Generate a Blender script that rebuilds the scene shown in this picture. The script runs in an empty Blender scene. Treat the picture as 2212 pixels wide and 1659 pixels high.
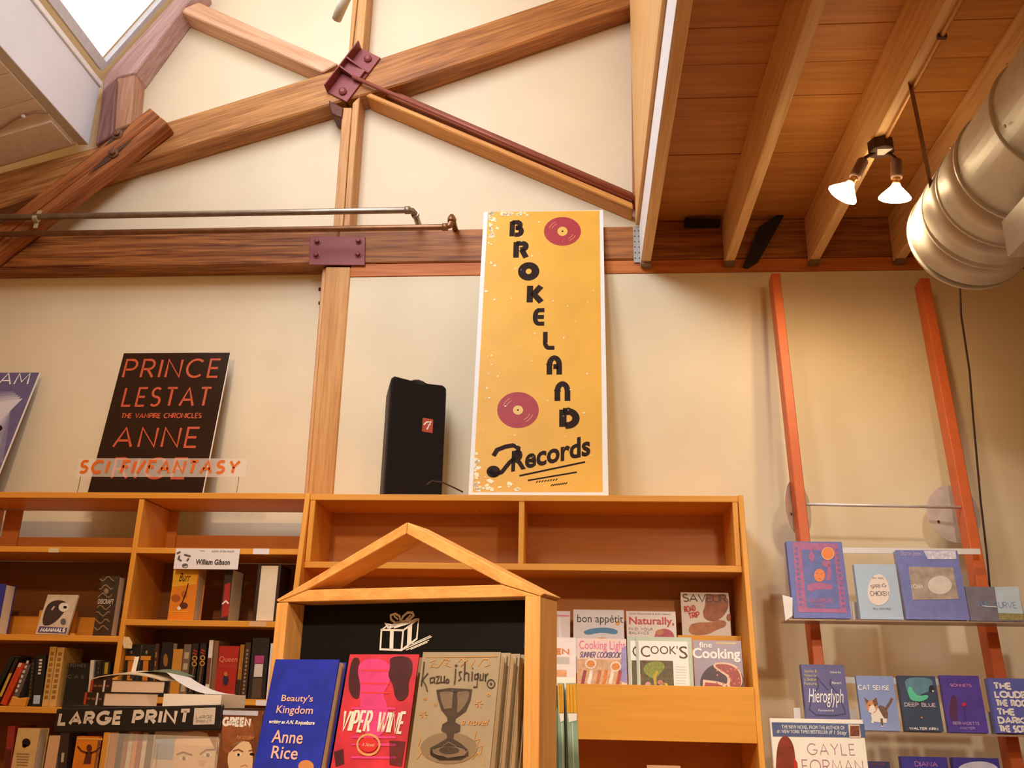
import bpy, math, random
from mathutils import Vector, Matrix, geometry
random.seed(7)
SC = bpy.context.scene
COL = SC.collection
R = math.radians

# ------------------------------------------------------------------ camera
F = 1991.0; CX, CY = 1106.0, 829.5
PITCH, YAW, ROLL = R(18.73), R(4.41), R(1.18)
EYE = Vector((0, 0, 1.6))
cy_, sy_ = math.cos(YAW), math.sin(YAW); cp_, sp_ = math.cos(PITCH), math.sin(PITCH); cr_, sr_ = math.cos(ROLL), math.sin(ROLL)
M = Matrix(((cr_, -sr_, 0), (sr_, cr_, 0), (0, 0, 1))) @ Matrix(((1, 0, 0), (0, cp_, sp_), (0, -sp_, cp_))) @ \
    Matrix(((1, 0, 0), (0, 0, -1), (0, 1, 0))) @ Matrix(((cy_, sy_, 0), (-sy_, cy_, 0), (0, 0, 1)))
cd = bpy.data.cameras.new('camera'); cam = bpy.data.objects.new('camera', cd); COL.objects.link(cam)
rx, dn, fw = M[0], M[1], M[2]
cam.matrix_world = Matrix(((rx[0], -dn[0], -fw[0], EYE[0]), (rx[1], -dn[1], -fw[1], EYE[1]), (rx[2], -dn[2], -fw[2], EYE[2]), (0, 0, 0, 1)))
cd.sensor_fit = 'HORIZONTAL'; cd.sensor_width = 36.0; cd.lens = F / 2212 * 36; cd.clip_start = 0.05; cd.clip_end = 200
SC.camera = cam

# ------------------------------------------------------------------ colour management, world, lights
vs = SC.view_settings
vs.view_transform = 'Standard'; vs.look = 'None'; vs.gamma = 1.0; vs.use_curve_mapping = False
vs.exposure = 0.0
SKY_STRENGTH = 0.50
w = bpy.data.worlds.new('world'); SC.world = w; w.use_nodes = True
bgn = w.node_tree.nodes['Background']; bgn.inputs[0].default_value = (1.0, 0.50, 0.16, 1); bgn.inputs[1].default_value = SKY_STRENGTH

def area(name, loc, target, size, size_y, power, col, spread=180):
    l = bpy.data.lights.new(name, 'AREA'); l.shape = 'RECTANGLE'; l.size = size; l.size_y = size_y; l.energy = power; l.color = col; l.spread = R(spread)
    o = bpy.data.objects.new(name, l); COL.objects.link(o); o.location = loc
    o.rotation_euler = (Vector(target) - Vector(loc)).to_track_quat('-Z', 'Y').to_euler(); return o
def spot(name, loc, target, power, col, ang, blend=0.4, rad=0.04):
    l = bpy.data.lights.new(name, 'SPOT'); l.energy = power; l.color = col; l.spot_size = R(ang); l.spot_blend = blend; l.shadow_soft_size = rad
    o = bpy.data.objects.new(name, l); COL.objects.link(o); o.location = loc
    o.rotation_euler = (Vector(target) - Vector(loc)).to_track_quat('-Z', 'Y').to_euler(); return o
DAY = (0.86, 0.99, 1.14)
# unseen spot added as daylight, its soft cone shaping the falloff on the wall
spot('daylight_fill', (-0.8, 0.9, 4.3), (-0.02, 4.2, 2.75), 114, DAY, 70, 1.0, 0.28)
area('rooflight_glow', (-1.25, 2.4, 5.05), (-0.9, 4.2, 3.9), 0.8, 1.6, 40, (0.90, 0.97, 1.12), 170)
# unseen warm spot added to brighten the house-shaped display
spot('unseen_spot', (-0.9, 0.4, 3.1), (-0.35, 2.1, 1.5), 230, (1.0, 0.80, 0.58), 60, 0.8, 0.06)
spot('unseen_spot', (-1.3, 1.3, 3.3), (-2.1, 3.9, 2.0), 100, (1.0, 0.66, 0.34), 78, 0.9, 0.06)  # added unseen, warms the left shelves and the wall above them
spot('unseen_spot', (0.9, 1.1, 3.2), (1.5, 3.5, 1.5), 92, (1.0, 0.93, 0.84), 66, 0.9, 0.06)  # unseen lamp on the right-hand display, inferred from its bright whites
spot('unseen_spot', (1.1, 0.4, 3.1), (0.1, 2.9, 1.5), 120, (1.0, 0.80, 0.52), 58, 0.9, 0.06)  # added unseen, brightens the house display's right side and the middle bookcase

# ------------------------------------------------------------------ pixel ray helpers (photo 2212x1659) onto real planes
def ray(px, py):
    return M.transposed() @ Vector(((px - CX) / F, (py - CY) / F, 1))
def un(px, py, Y=None, X=None, Z=None):
    d = ray(px, py)
    k = Y / d[1] if Y is not None else (X / d[0] if X is not None else (Z - 1.6) / d[2])
    return d * k + EYE
def unp(px, py, O, N):
    d = ray(px, py); return EYE + d * ((O - EYE).dot(N) / d.dot(N))

# ------------------------------------------------------------------ materials
def lin(c):
    return tuple((x / 255 / 12.92 if x / 255 <= .04045 else ((x / 255 + .055) / 1.055) ** 2.4) for x in c)
MATS = {}
def mat(rgb, rough=0.6, metal=0.0, emit=0.0, var=0.06, scale=30, alpha=1.0, trans=0.0, spec=0.5, bump=0.0, name=None):
    key = (tuple(rgb), rough, metal, emit, var, scale, alpha, trans, spec, bump)
    if key in MATS: return MATS[key]
    m = bpy.data.materials.new(name or 'paint'); m.use_nodes = True; nt = m.node_tree; b = nt.nodes['Principled BSDF']
    c = lin(rgb)
    b.inputs['Roughness'].default_value = rough; b.inputs['Metallic'].default_value = metal
    b.inputs['Specular IOR Level'].default_value = spec
    b.inputs['Base Color'].default_value = (*c, 1)
    if var > 0:
        tc = nt.nodes.new('ShaderNodeTexCoord'); n = nt.nodes.new('ShaderNodeTexNoise'); n.inputs['Scale'].default_value = scale; n.inputs['Detail'].default_value = 4
        nt.links.new(tc.outputs['Object'], n.inputs['Vector'])
        r = nt.nodes.new('ShaderNodeMapRange'); r.inputs[1].default_value = .3; r.inputs[2].default_value = .7
        r.inputs[3].default_value = 1 - var; r.inputs[4].default_value = 1 + var
        nt.links.new(n.outputs[0], r.inputs[0])
        mx = nt.nodes.new('ShaderNodeVectorMath'); mx.operation = 'SCALE'; mx.inputs[0].default_value = c
        nt.links.new(r.outputs[0], mx.inputs['Scale']); nt.links.new(mx.outputs[0], b.inputs['Base Color'])
        if bump:
            bp = nt.nodes.new('ShaderNodeBump'); bp.inputs['Strength'].default_value = bump; bp.inputs['Distance'].default_value = .002
            nt.links.new(n.outputs[0], bp.inputs['Height']); nt.links.new(bp.outputs[0], b.inputs['Normal'])
    if emit:
        b.inputs['Emission Color'].default_value = (*c, 1); b.inputs['Emission Strength'].default_value = emit
    if alpha < 1: b.inputs['Alpha'].default_value = alpha
    if trans: b.inputs['Transmission Weight'].default_value = trans; b.inputs['IOR'].default_value = 1.15
    MATS[key] = m; return m
def wood(c1, c2, ang=0.0, axis='X', fine=1.0, rough=0.55, name='wood', streak=0.0, bump=0.25):
    """grain runs along the direction ang (degrees from +X towards +Z); axis 'Y' = grain along Y, 'Z' = upright"""
    if axis == 'Z': ang = 90
    key = ('w', tuple(c1), tuple(c2), ang, axis, fine, rough, streak, bump)
    if key in MATS: return MATS[key]
    m = bpy.data.materials.new(name); m.use_nodes = True; nt = m.node_tree; b = nt.nodes['Principled BSDF']; L = nt.links.new
    tc = nt.nodes.new('ShaderNodeTexCoord'); oi = nt.nodes.new('ShaderNodeObjectInfo')
    sc_ = nt.nodes.new('ShaderNodeVectorMath'); sc_.operation = 'SCALE'; sc_.inputs[0].default_value = (3.7, 5.1, 7.3); L(oi.outputs['Random'], sc_.inputs['Scale'])
    ad = nt.nodes.new('ShaderNodeVectorMath'); ad.operation = 'ADD'; L(tc.outputs['Object'], ad.inputs[0]); L(sc_.outputs[0], ad.inputs[1])
    mr = nt.nodes.new('ShaderNodeMapping'); mr.vector_type = 'POINT'
    mr.inputs['Rotation'].default_value = (0, R(ang), 0) if axis != 'Y' else (0, 0, R(90))
    L(ad.outputs[0], mr.inputs['Vector'])
    ms = nt.nodes.new('ShaderNodeMapping'); ms.inputs['Scale'].default_value = (1.6 * fine, 30 * fine, 30 * fine); L(mr.outputs[0], ms.inputs['Vector'])
    n1 = nt.nodes.new('ShaderNodeTexNoise'); n1.inputs['Scale'].default_value = 1.6; n1.inputs['Detail'].default_value = 6; n1.inputs['Distortion'].default_value = .6; L(ms.outputs[0], n1.inputs['Vector'])
    ms2 = nt.nodes.new('ShaderNodeMapping'); ms2.inputs['Scale'].default_value = (4 * fine, 130 * fine, 130 * fine); L(mr.outputs[0], ms2.inputs['Vector'])
    n2 = nt.nodes.new('ShaderNodeTexNoise'); n2.inputs['Scale'].default_value = 1.5; n2.inputs['Detail'].default_value = 3; L(ms2.outputs[0], n2.inputs['Vector'])
    ma = nt.nodes.new('ShaderNodeMath'); ma.operation = 'MULTIPLY_ADD'; ma.inputs[1].default_value = .6; L(n2.outputs[0], ma.inputs[0]); L(n1.outputs[0], ma.inputs[2])
    cr = nt.nodes.new('ShaderNodeValToRGB'); cr.color_ramp.elements[0].position = .58; cr.color_ramp.elements[1].position = .98
    cr.color_ramp.elements[0].color = (*lin(c2), 1); cr.color_ramp.elements[1].color = (*lin(c1), 1); L(ma.outputs[0], cr.inputs[0])
    out = cr.outputs[0]
    if streak:
        ms3 = nt.nodes.new('ShaderNodeMapping'); ms3.inputs['Scale'].default_value = (2.2, 9, 9); L(mr.outputs[0], ms3.inputs['Vector'])
        n3 = nt.nodes.new('ShaderNodeTexNoise'); n3.inputs['Scale'].default_value = 1.3; n3.inputs['Detail'].default_value = 2; L(ms3.outputs[0], n3.inputs['Vector'])
        r3 = nt.nodes.new('ShaderNodeMapRange'); r3.inputs[1].default_value = .62; r3.inputs[2].default_value = .75; r3.inputs[3].default_value = 0; r3.inputs[4].default_value = streak; L(n3.outputs[0], r3.inputs[0])
        mx = nt.nodes.new('ShaderNodeMix'); mx.data_type = 'RGBA'; L(r3.outputs[0], mx.inputs[0]); L(out, mx.inputs[6]); mx.inputs[7].default_value = (*lin((70, 30, 14)), 1); out = mx.outputs[2]
    L(out, b.inputs['Base Color']); b.inputs['Roughness'].default_value = rough; b.inputs['Specular IOR Level'].default_value = .35
    bp = nt.nodes.new('ShaderNodeBump'); bp.inputs['Strength'].default_value = bump; bp.inputs['Distance'].default_value = .002
    L(ma.outputs[0], bp.inputs['Height']); L(bp.outputs[0], b.inputs['Normal'])
    MATS[key] = m; return m

# ------------------------------------------------------------------ mesh builder
WORG = {}
def tagp(o, label=None, cat=None, group=None, kind=None):
    if label: o['label'] = label
    if cat: o['category'] = cat
    if group: o['group'] = group
    if kind: o['kind'] = kind
    return o
def thing(name, label, cat, loc, group=None):
    o = bpy.data.objects.new(name, None); COL.objects.link(o); o.location = loc; o.empty_display_size = .05
    WORG[o.name] = Vector(loc); return tagp(o, label, cat, group)
class MB:
    def __init__(s): s.v = []; s.f = []
    def poly(s, pts):
        i = len(s.v); s.v += [Vector(p) for p in pts]; s.f.append(tuple(range(i, i + len(pts)))); return s
    def prism(s, pts, ext):
        n = len(pts); i = len(s.v); ext = Vector(ext); pts = [Vector(p) for p in pts]
        nn = sum(((pts[k] - pts[0]).cross(pts[(k + 1) % n] - pts[0]) for k in range(1, n)), Vector())
        if nn.dot(ext) > 0: pts = pts[::-1]
        s.v += pts + [p + ext for p in pts]
        s.f.append(tuple(range(i, i + n))); s.f.append(tuple(range(i + 2 * n - 1, i + n - 1, -1)))
        for k in range(n): s.f.append((i + (k + 1) % n, i + k, i + n + k, i + n + (k + 1) % n))
        return s
    def box(s, x0, x1, y0, y1, z0, z1):
        return s.prism([(x0, y0, z0), (x1, y0, z0), (x1, y0, z1), (x0, y0, z1)], (0, y1 - y0, 0))
    def fbox(s, fr, u0, u1, v0, v1, d0, d1):
        """box in a frame: d = distance in front of the face (negative = behind)"""
        return s.prism([fr.P(u0, v0, d1), fr.P(u1, v0, d1), fr.P(u1, v1, d1), fr.P(u0, v1, d1)], fr.N * (d0 - d1))
    def tube(s, path, r, n=12, caps=True, r2=None):
        path = [Vector(p) for p in path]; rings = []
        t0 = (path[1] - path[0]).normalized(); a = t0.orthogonal().normalized()
        for k, p in enumerate(path):
            t = (path[min(k + 1, len(path) - 1)] - path[max(k - 1, 0)]).normalized()
            a = (a - t * a.dot(t)).normalized(); b = t.cross(a)
            rr = r if not isinstance(r, (list, tuple)) else r[k]
            i = len(s.v); s.v += [p + (a * math.cos(2 * math.pi * j / n) + b * math.sin(2 * math.pi * j / n)) * rr for j in range(n)]; rings.append(i)
        for q in range(len(rings) - 1):
            i, k = rings[q], rings[q + 1]
            for j in range(n): s.f.append((i + j, i + (j + 1) % n, k + (j + 1) % n, k + j))
        if caps: s.f.append(tuple(range(rings[0] + n - 1, rings[0] - 1, -1))); s.f.append(tuple(range(rings[-1], rings[-1] + n)))
        return s
    def lathe(s, prof, o, ax, n=24):
        """prof: (radius, distance along axis)"""
        ax = Vector(ax).normalized(); o = Vector(o); a = ax.orthogonal().normalized(); b = ax.cross(a); rings = []
        for r, t in prof:
            i = len(s.v); s.v += [o + ax * t + (a * math.cos(2 * math.pi * j / n) + b * math.sin(2 * math.pi * j / n)) * max(r, 1e-4) for j in range(n)]; rings.append(i)
        for q in range(len(rings) - 1):
            i, k = rings[q], rings[q + 1]
            for j in range(n): s.f.append((i + j, i + (j + 1) % n, k + (j + 1) % n, k + j))
        s.f.append(tuple(range(rings[0] + n - 1, rings[0] - 1, -1))); s.f.append(tuple(range(rings[-1], rings[-1] + n)))
        return s
    def build(s, name, m, parent=None, label=None, cat=None, group=None, kind=None, bevel=0, smooth=False, seg=1):
        if not s.v: return None
        xs = [p.x for p in s.v]; ys = [p.y for p in s.v]; zs = [p.z for p in s.v]
        org = Vector(((min(xs) + max(xs)) / 2, (min(ys) + max(ys)) / 2, min(zs)))
        me = bpy.data.meshes.new(name); me.from_pydata([tuple(p - org) for p in s.v], [], s.f); me.update()
        o = bpy.data.objects.new(name, me); COL.objects.link(o); me.materials.append(m)
        if smooth:
            for p in me.polygons: p.use_smooth = len(p.vertices) <= 4
        WORG[o.name] = org
        if parent: o.parent = parent; o.location = org - WORG[parent.name]
        else: o.location = org
        if bevel:
            bm = o.modifiers.new('bevel', 'BEVEL'); bm.width = bevel; bm.segments = seg; bm.limit_method = 'ANGLE'; bm.angle_limit = R(40)
        return tagp(o, label, cat, group, kind)

# ------------------------------------------------------------------ frames, printing, lettering
class Frame:
    def __init__(s, O, U, V, N, w, h): s.O, s.U, s.V, s.N, s.w, s.h = O, U, V, N, w, h
    def P(s, u, v, d=0.0): return s.O + s.U * u + s.V * v + s.N * d
    def uv(s, px, py):
        q = unp(px, py, s.O, s.N) - s.O; return q.dot(s.U), q.dot(s.V)
def frame_px(TL, TR, BR, BL, Yb, lean=0.0, psi=0.0, free=False, base=None, z=None):
    """cover frame whose corners project on the photo's corners; Yb = depth of its foot, psi = turn about the vertical"""
    bm = ((BL[0] + BR[0]) / 2, (BL[1] + BR[1]) / 2)
    C = base or un(bm[0], bm[1], Y=Yb)
    n0 = Vector((math.sin(psi), -math.cos(psi), 0)); N = n0 * math.cos(lean) + Vector((0, 0, 1)) * math.sin(lean)
    q = [unp(*p, C, N) for p in (TL, TR, BR, BL)]
    U = Vector((math.cos(psi), math.sin(psi), 0))
    if free:
        t = (q[2] - q[3]) + (q[1] - q[0]); U = t.normalized()
    V = N.cross(U).normalized()
    if V.z < 0: V = -V
    wd = ((q[2] - q[3]).dot(U) + (q[1] - q[0]).dot(U)) / 2; h = ((q[0] - q[3]).dot(V) + (q[1] - q[2]).dot(V)) / 2
    mid = (q[2] + q[3]) / 2
    if z is not None: mid.z = z
    xm = sum((p - mid).dot(U) for p in q) / 4
    return Frame(mid + U * (xm - wd / 2), U, V, N, wd, h)

def arc(cx, cy, rx, ry, a0, a1, n=10):
    return [(cx + rx * math.cos(R(a0 + (a1 - a0) * k / n)), cy + ry * math.sin(R(a0 + (a1 - a0) * k / n))) for k in range(n + 1)]
G = {
 'A': (.8, [[(0, 0), (.4, 1), (.8, 0)], [(.14, .33), (.66, .33)]]),
 'B': (.6, [[(0, 0), (0, 1), (.3, 1)] + arc(.3, .75, .25, .25, 90, -90) + [(0, .5)], [(.3, .5)] + arc(.32, .25, .28, .25, 90, -90) + [(0, 0)]]),
 'C': (.8, [arc(.45, .5, .45, .5, 48, 312, 18)]),
 'D': (.7, [[(0, 0), (0, 1), (.25, 1)] + arc(.25, .5, .45, .5, 90, -90, 12) + [(0, 0)]]),
 'E': (.5, [[(.5, 0), (0, 0), (0, 1), (.5, 1)], [(0, .5), (.44, .5)]]),
 'F': (.5, [[(0, 0), (0, 1), (.5, 1)], [(0, .5), (.42, .5)]]),
 'G': (.9, [arc(.48, .5, .48, .5, 48, 350, 18) + [(.55, .44)]]),
 'H': (.65, [[(0, 0), (0, 1)], [(.65, 0), (.65, 1)], [(0, .5), (.65, .5)]]),
 'I': (.0, [[(0, 0), (0, 1)]]),
 'J': (.4, [[(.4, 1), (.4, .2)] + arc(.2, .2, .2, .2, 0, -170, 6)]),
 'K': (.6, [[(0, 0), (0, 1)], [(.6, 1), (.05, .5), (.6, 0)]]),
 'L': (.5, [[(0, 1), (0, 0), (.5, 0)]]),
 'M': (.9, [[(0, 0), (.1, 1), (.45, .2), (.8, 1), (.9, 0)]]),
 'N': (.7, [[(0, 0), (0, 1), (.7, 0), (.7, 1)]]),
 'O': (.96, [arc(.48, .5, .48, .5, 0, 360, 24)]),
 'P': (.58, [[(0, 0), (0, 1), (.3, 1)] + arc(.3, .72, .28, .28, 90, -90) + [(0, .44)]]),
 'Q': (.96, [arc(.48, .5, .48, .5, 0, 360, 24), [(.6, .3), (.95, -.05)]]),
 'R': (.6, [[(0, 0), (0, 1), (.3, 1)] + arc(.3, .73, .27, .27, 90, -90) + [(0, .46)], [(.28, .46), (.6, 0)]]),
 'S': (.55, [arc(.28, .75, .25, .25, 40, 270, 10) + arc(.28, .25, .27, .25, 90, -140, 10)]),
 'T': (.6, [[(0, 1), (.6, 1)], [(.3, 1), (.3, 0)]]),
 'U': (.65, [[(0, 1), (0, .32)] + arc(.325, .32, .325, .32, 180, 360, 10) + [(.65, 1)]]),
 'V': (.75, [[(0, 1), (.375, 0), (.75, 1)]]),
 'W': (1.1, [[(0, 1), (.28, 0), (.55, 1), (.82, 0), (1.1, 1)]]),
 'Y': (.7, [[(0, 1), (.35, .5), (.7, 1)], [(.35, .5), (.35, 0)]]),
 'X': (.65, [[(0, 1), (.65, 0)], [(0, 0), (.65, 1)]]),
 'Z': (.6, [[(0, 1), (.6, 1), (0, 0), (.6, 0)]]),
 '/': (.35, [[(0, -.05), (.35, 1.05)]]), "'": (.0, [[(0, 1.02), (0, .78)]]), ' ': (.38, []), '&': (.6, [[(.6, 0), (.1, .75)] + arc(.25, .8, .16, .18, 190, -40, 8) + [(.05, .3)] + arc(.25, .22, .22, .22, 160, 330, 8)]),
 '.': (.0, [[(0, 0), (0, .08)]]), '1': (.2, [[(0, .8), (.2, 1), (.2, 0)]]), '#': (.6, [[(.15, 0), (.25, 1)], [(.4, 0), (.5, 1)], [(0, .33), (.6, .33)], [(0, .66), (.6, .66)]]),
}
def ribbon(path, t):
    """offset a 2-D path to a strip: list of (left, right)"""
    n = len(path); closed = n > 3 and abs(path[0][0] - path[-1][0]) < 1e-6 and abs(path[0][1] - path[-1][1]) < 1e-6; out = []
    P = [Vector(p) for p in path]
    for k in range(n):
        a = P[k - 1] if k else (P[-2] if closed else None); b = P[k + 1] if k < n - 1 else (P[1] if closed else None)
        d1 = (P[k] - a).normalized() if a is not None else None; d2 = (b - P[k]).normalized() if b is not None else None
        d1 = d1 or d2; d2 = d2 or d1
        n1 = Vector((-d1.y, d1.x)); n2 = Vector((-d2.y, d2.x)); m = (n1 + n2)
        if m.length < .3: m = n1 * .3
        m = m.normalized(); s = min(1 / max(m.dot(n1), .3), 1.25); e = m * (t / 2 * s)
        out.append((P[k] + e, P[k] - e))
    return out
FONTCACHE = {}
def font_glyphs(s, bold, space):
    k = (s, bold, space)
    if k not in FONTCACHE:
        c = bpy.data.curves.new('t', 'FONT'); c.body = s; c.offset = bold; c.space_character = space; c.resolution_u = 3
        o = bpy.data.objects.new('t', c); COL.objects.link(o)
        dg = bpy.context.evaluated_depsgraph_get(); me = bpy.data.meshes.new_from_object(o.evaluated_get(dg))
        FONTCACHE[k] = ([tuple(v.co) for v in me.vertices], [tuple(p.vertices) for p in me.polygons])
        bpy.data.objects.remove(o); bpy.data.curves.remove(c); bpy.data.meshes.remove(me)
    return FONTCACHE[k]
class Print:
    """flat print on a cover: everything given in photo pixels on the cover's own plane"""
    def __init__(s, fr, parent, d0=0.0006): s.fr, s.parent, s.d0, s.b, s.lay = fr, parent, d0, {}, 0
    def mb(s, name, m, fresh=False):
        if fresh: s.n = getattr(s, 'n', 0) + 1
        k = (name, m.name, getattr(s, 'n', 0) if fresh else 0)
        if k not in s.b: s.b[k] = (MB(), m)
        return s.b[k][0]
    def D(s, lay): return s.d0 + lay * .0004
    def box(s, x0, y0, x1, y1):
        xm, ym = (x0 + x1) / 2, (y0 + y1) / 2; f = s.fr.uv
        return f(x0, ym)[0], f(xm, y1)[1], f(x1, ym)[0], f(xm, y0)[1]
    def rect(s, x0, y0, x1, y1, m, lay=0, name='printed_panel'):
        a, b, c, d = s.box(x0, y0, x1, y1); s.mb(name, m, True).poly([s.fr.P(*q, s.D(lay)) for q in ((a, b), (c, b), (c, d), (a, d))])
    def poly(s, pts, m, lay=1, name='printed_picture'):
        if name == 'printed_picture' and len(pts) >= 6:
            for _ in range(2):
                n = len(pts); pts = [((a[0] * w1 + b[0] * (1 - w1)), (a[1] * w1 + b[1] * (1 - w1))) for a, b in zip(pts, pts[1:] + pts[:1]) for w1 in (.75, .25)]
        q = [Vector((*s.fr.uv(*p), 0)) for p in pts]; mb = s.mb(name, m, name in ('printed_picture', 'printed_panel', 'printed_disc'))
        for t in geometry.tessellate_polygon([q]):
            a, b, c = (q[i] for i in t)
            if (b - a).cross(c - a).z < 0: b, c = c, b
            mb.poly([s.fr.P(p.x, p.y, s.D(lay)) for p in (a, b, c)])
    def ell(s, cx, cy, rx_, ry_, m, lay=1, name='printed_picture', n=20):
        s.poly([(cx + rx_ * math.cos(2 * math.pi * k / n), cy + ry_ * math.sin(2 * math.pi * k / n)) for k in range(n)], m, lay, name)
    def ring(s, cx, cy, rx_, ry_, w, m, lay=2, name='printed_picture', a0=0, a1=360, n=24):
        s.stroke([(cx + rx_ * math.cos(R(a0 + (a1 - a0) * k / n)), cy + ry_ * math.sin(R(a0 + (a1 - a0) * k / n))) for k in range(n + 1)], w, m, lay, name)
    def stroke(s, pts, wpx, m, lay=1, name='printed_picture'):
        q = [s.fr.uv(*p) for p in pts]; k = (Vector(s.fr.uv(pts[0][0] + 1, pts[0][1])) - Vector(q[0])).length
        r = ribbon(q, wpx * k); mb = s.mb(name, m)
        for i in range(len(r) - 1):
            a, b = r[i]; c, d = r[i + 1]; mb.poly([s.fr.P(p.x, p.y, s.D(lay)) for p in (b, d, c, a)])
    def text(s, t, x0, y0, x1, y1, m, thick=.12, slant=0.0, gap=.18, lay=2, name='lettering', rot=0.0):
        """stroke-built capitals filling the pixel box"""
        u0, v0, u1, v1 = s.box(x0, y0, x1, y1); H = v1 - v0; T = thick * H; Wt = u1 - u0 - T - slant * H
        tot = sum(G[c][0] for c in t) + gap * (len(t) - 1); kx = (Wt - 0) / max(tot, .01)
        x = u0 + T / 2; mb = s.mb(name, m, True); cxr, cyr = (u0 + u1) / 2, (v0 + v1) / 2
        def rt(p):
            X, Y = p[0] - cxr, p[1] - cyr; c, q = math.cos(R(rot)), math.sin(R(rot)); return (cxr + X * c - Y * q, cyr + X * q + Y * c)
        for c in t:
            wd, paths = G[c]
            for p in paths:
                pp = [rt((x + a * kx + slant * b * H, v0 + T / 2 + b * (H - T))) for a, b in p]
                r = ribbon(pp, T)
                for i in range(len(r) - 1):
                    a, b = r[i]; cc, d = r[i + 1]; mb.poly([s.fr.P(z.x, z.y, s.D(lay)) for z in (b, d, cc, a)])
            x += (wd + gap) * kx
    def font(s, t, x0, y0, x1, y1, m, bold=0.0, slant=0.0, lay=2, name='lettering', rot=0.0, space=1.0):
        """type set in Blender's own font, filling the pixel box"""
        u0, v0, u1, v1 = s.box(x0, y0, x1, y1); vs_, fs = font_glyphs(t, bold, space)
        pts = [(a + slant * b, b) for a, b, _ in vs_]; xs = [p[0] for p in pts]; ys = [p[1] for p in pts]
        ax, bx, ay, by = min(xs), max(xs), min(ys), max(ys); mb = s.mb(name, m, True); i0 = len(mb.v); cxr, cyr = (u0 + u1) / 2, (v0 + v1) / 2
        c, q = math.cos(R(rot)), math.sin(R(rot))
        for a, b in pts:
            X = u0 + (a - ax) / (bx - ax) * (u1 - u0) - cxr; Y = v0 + (b - ay) / (by - ay) * (v1 - v0) - cyr
            mb.v.append(s.fr.P(cxr + X * c - Y * q, cyr + X * q + Y * c, s.D(lay)))
        mb.f += [tuple(i0 + k for k in f) for f in fs]
    def done(s):
        for (name, _, _), (mb, m) in s.b.items(): mb.build(name, m, s.parent, kind='stuff' if name == 'worn_glare_spot' else None)
        s.b = {}

WHITE = mat((238, 234, 228), .55, var=.02); PAGE = mat((232, 216, 190), .8, var=.05, scale=120); BLACK = mat((16, 12, 11), .5, var=0)
def bookbox(fr, T, parent, cm, spine='L', pages=PAGE, hard=.003, ins=.004):
    """closed book standing face-out: boards, spine and page block, front board at d=0"""
    w_, h_ = fr.w, fr.h; c = MB(); hard = min(hard, T * .2)
    c.fbox(fr, 0, w_, 0, h_, -hard, 0); c.fbox(fr, 0, w_, 0, h_, -T, -T + hard)
    if spine == 'L': c.fbox(fr, 0, hard, 0, h_, -T + hard, -hard)
    elif spine == 'R': c.fbox(fr, w_ - hard, w_, 0, h_, -T + hard, -hard)
    c.build('cover', cm, parent)
    p = MB(); p.fbox(fr, hard if spine == 'L' else ins, w_ - (ins if spine == 'L' else hard), ins, h_ - ins, -T + hard, -hard)
    p.build('page_block', pages, parent)
def facebook(name, label, TL, TR, BR, BL, Yb, cm, T=.03, lean=0.0, psi=0.0, cat='book', group=None, spine='L', pages=PAGE, hard=.003, z=None, base=None, d0=.0006):
    if z is not None: z = z + T * math.sin(lean) + .0003
    fr = frame_px(TL, TR, BR, BL, Yb, lean, psi, z=z, base=base)
    t = thing(name, label, cat, fr.P(fr.w / 2, 0, -T / 2), group); bookbox(fr, T, t, cm, spine, pages, hard)
    return t, Print(fr, t, d0), fr
def slab(name, label, TL, TR, BR, BL, Yb, m, T=.005, lean=0.0, psi=0.0, cat='sign', group=None, part='panel', z=None, base=None, bevel=0):
    if z is not None: z = z + T * math.sin(lean) + .0003
    fr = frame_px(TL, TR, BR, BL, Yb, lean, psi, z=z, base=base)
    t = thing(name, label, cat, fr.P(fr.w / 2, 0, -T / 2), group); MB().fbox(fr, 0, fr.w, 0, fr.h, -T, 0).build(part, m, t, bevel=bevel)
    return t, Print(fr, t), fr
def spinebook(label, TL, TR, BR, BL, Yb, cm, D=.15, group='', z=None, pages=PAGE, cat='book', name='book'):
    """book standing with its spine out; may tilt sideways"""
    q = [un(*p, Y=Yb) for p in (TL, TR, BR, BL)]; mb_ = (q[2] + q[3]) / 2; mt = (q[0] + q[1]) / 2
    V = (mt - mb_); V.y = 0; h = V.length; V.normalize(); U = Vector((V.z, 0, -V.x)); N = Vector((0, -1, 0))
    wd = max(.008, ((q[1] - q[0]).length + (q[2] - q[3]).length) / 2)
    fr = Frame(mb_ - U * wd / 2, U, V, N, wd, h)
    if z is not None:
        lo = min(fr.P(0, 0).z, fr.P(wd, 0).z); fr.O = fr.O + Vector((0, 0, z - lo))
    t = thing(name, label, cat, fr.P(wd / 2, 0, -D / 2), group or None)
    hd = min(.0025, wd * .15); c = MB(); c.fbox(fr, 0, wd, 0, h, -.003, 0); c.fbox(fr, 0, hd, 0, h, -D, -.003); c.fbox(fr, wd - hd, wd, 0, h, -D, -.003)
    c.build('cover', cm, t); MB().fbox(fr, hd, wd - hd, .004, h - .004, -D + .004, -.003).build('page_block', pages, t)
    return t, Print(fr, t), fr
def timber(name, label, pts, Yf, Yb, m, cat='beam', group=None, bevel=.006, parent=None):
    b = MB(); q = [un(*p, Y=Yf) for p in pts]; b.prism(q, (0, Yb - Yf, 0))
    return b.build(name, m, parent, label=label, cat=cat if not parent else None, group=group, bevel=bevel)
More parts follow.
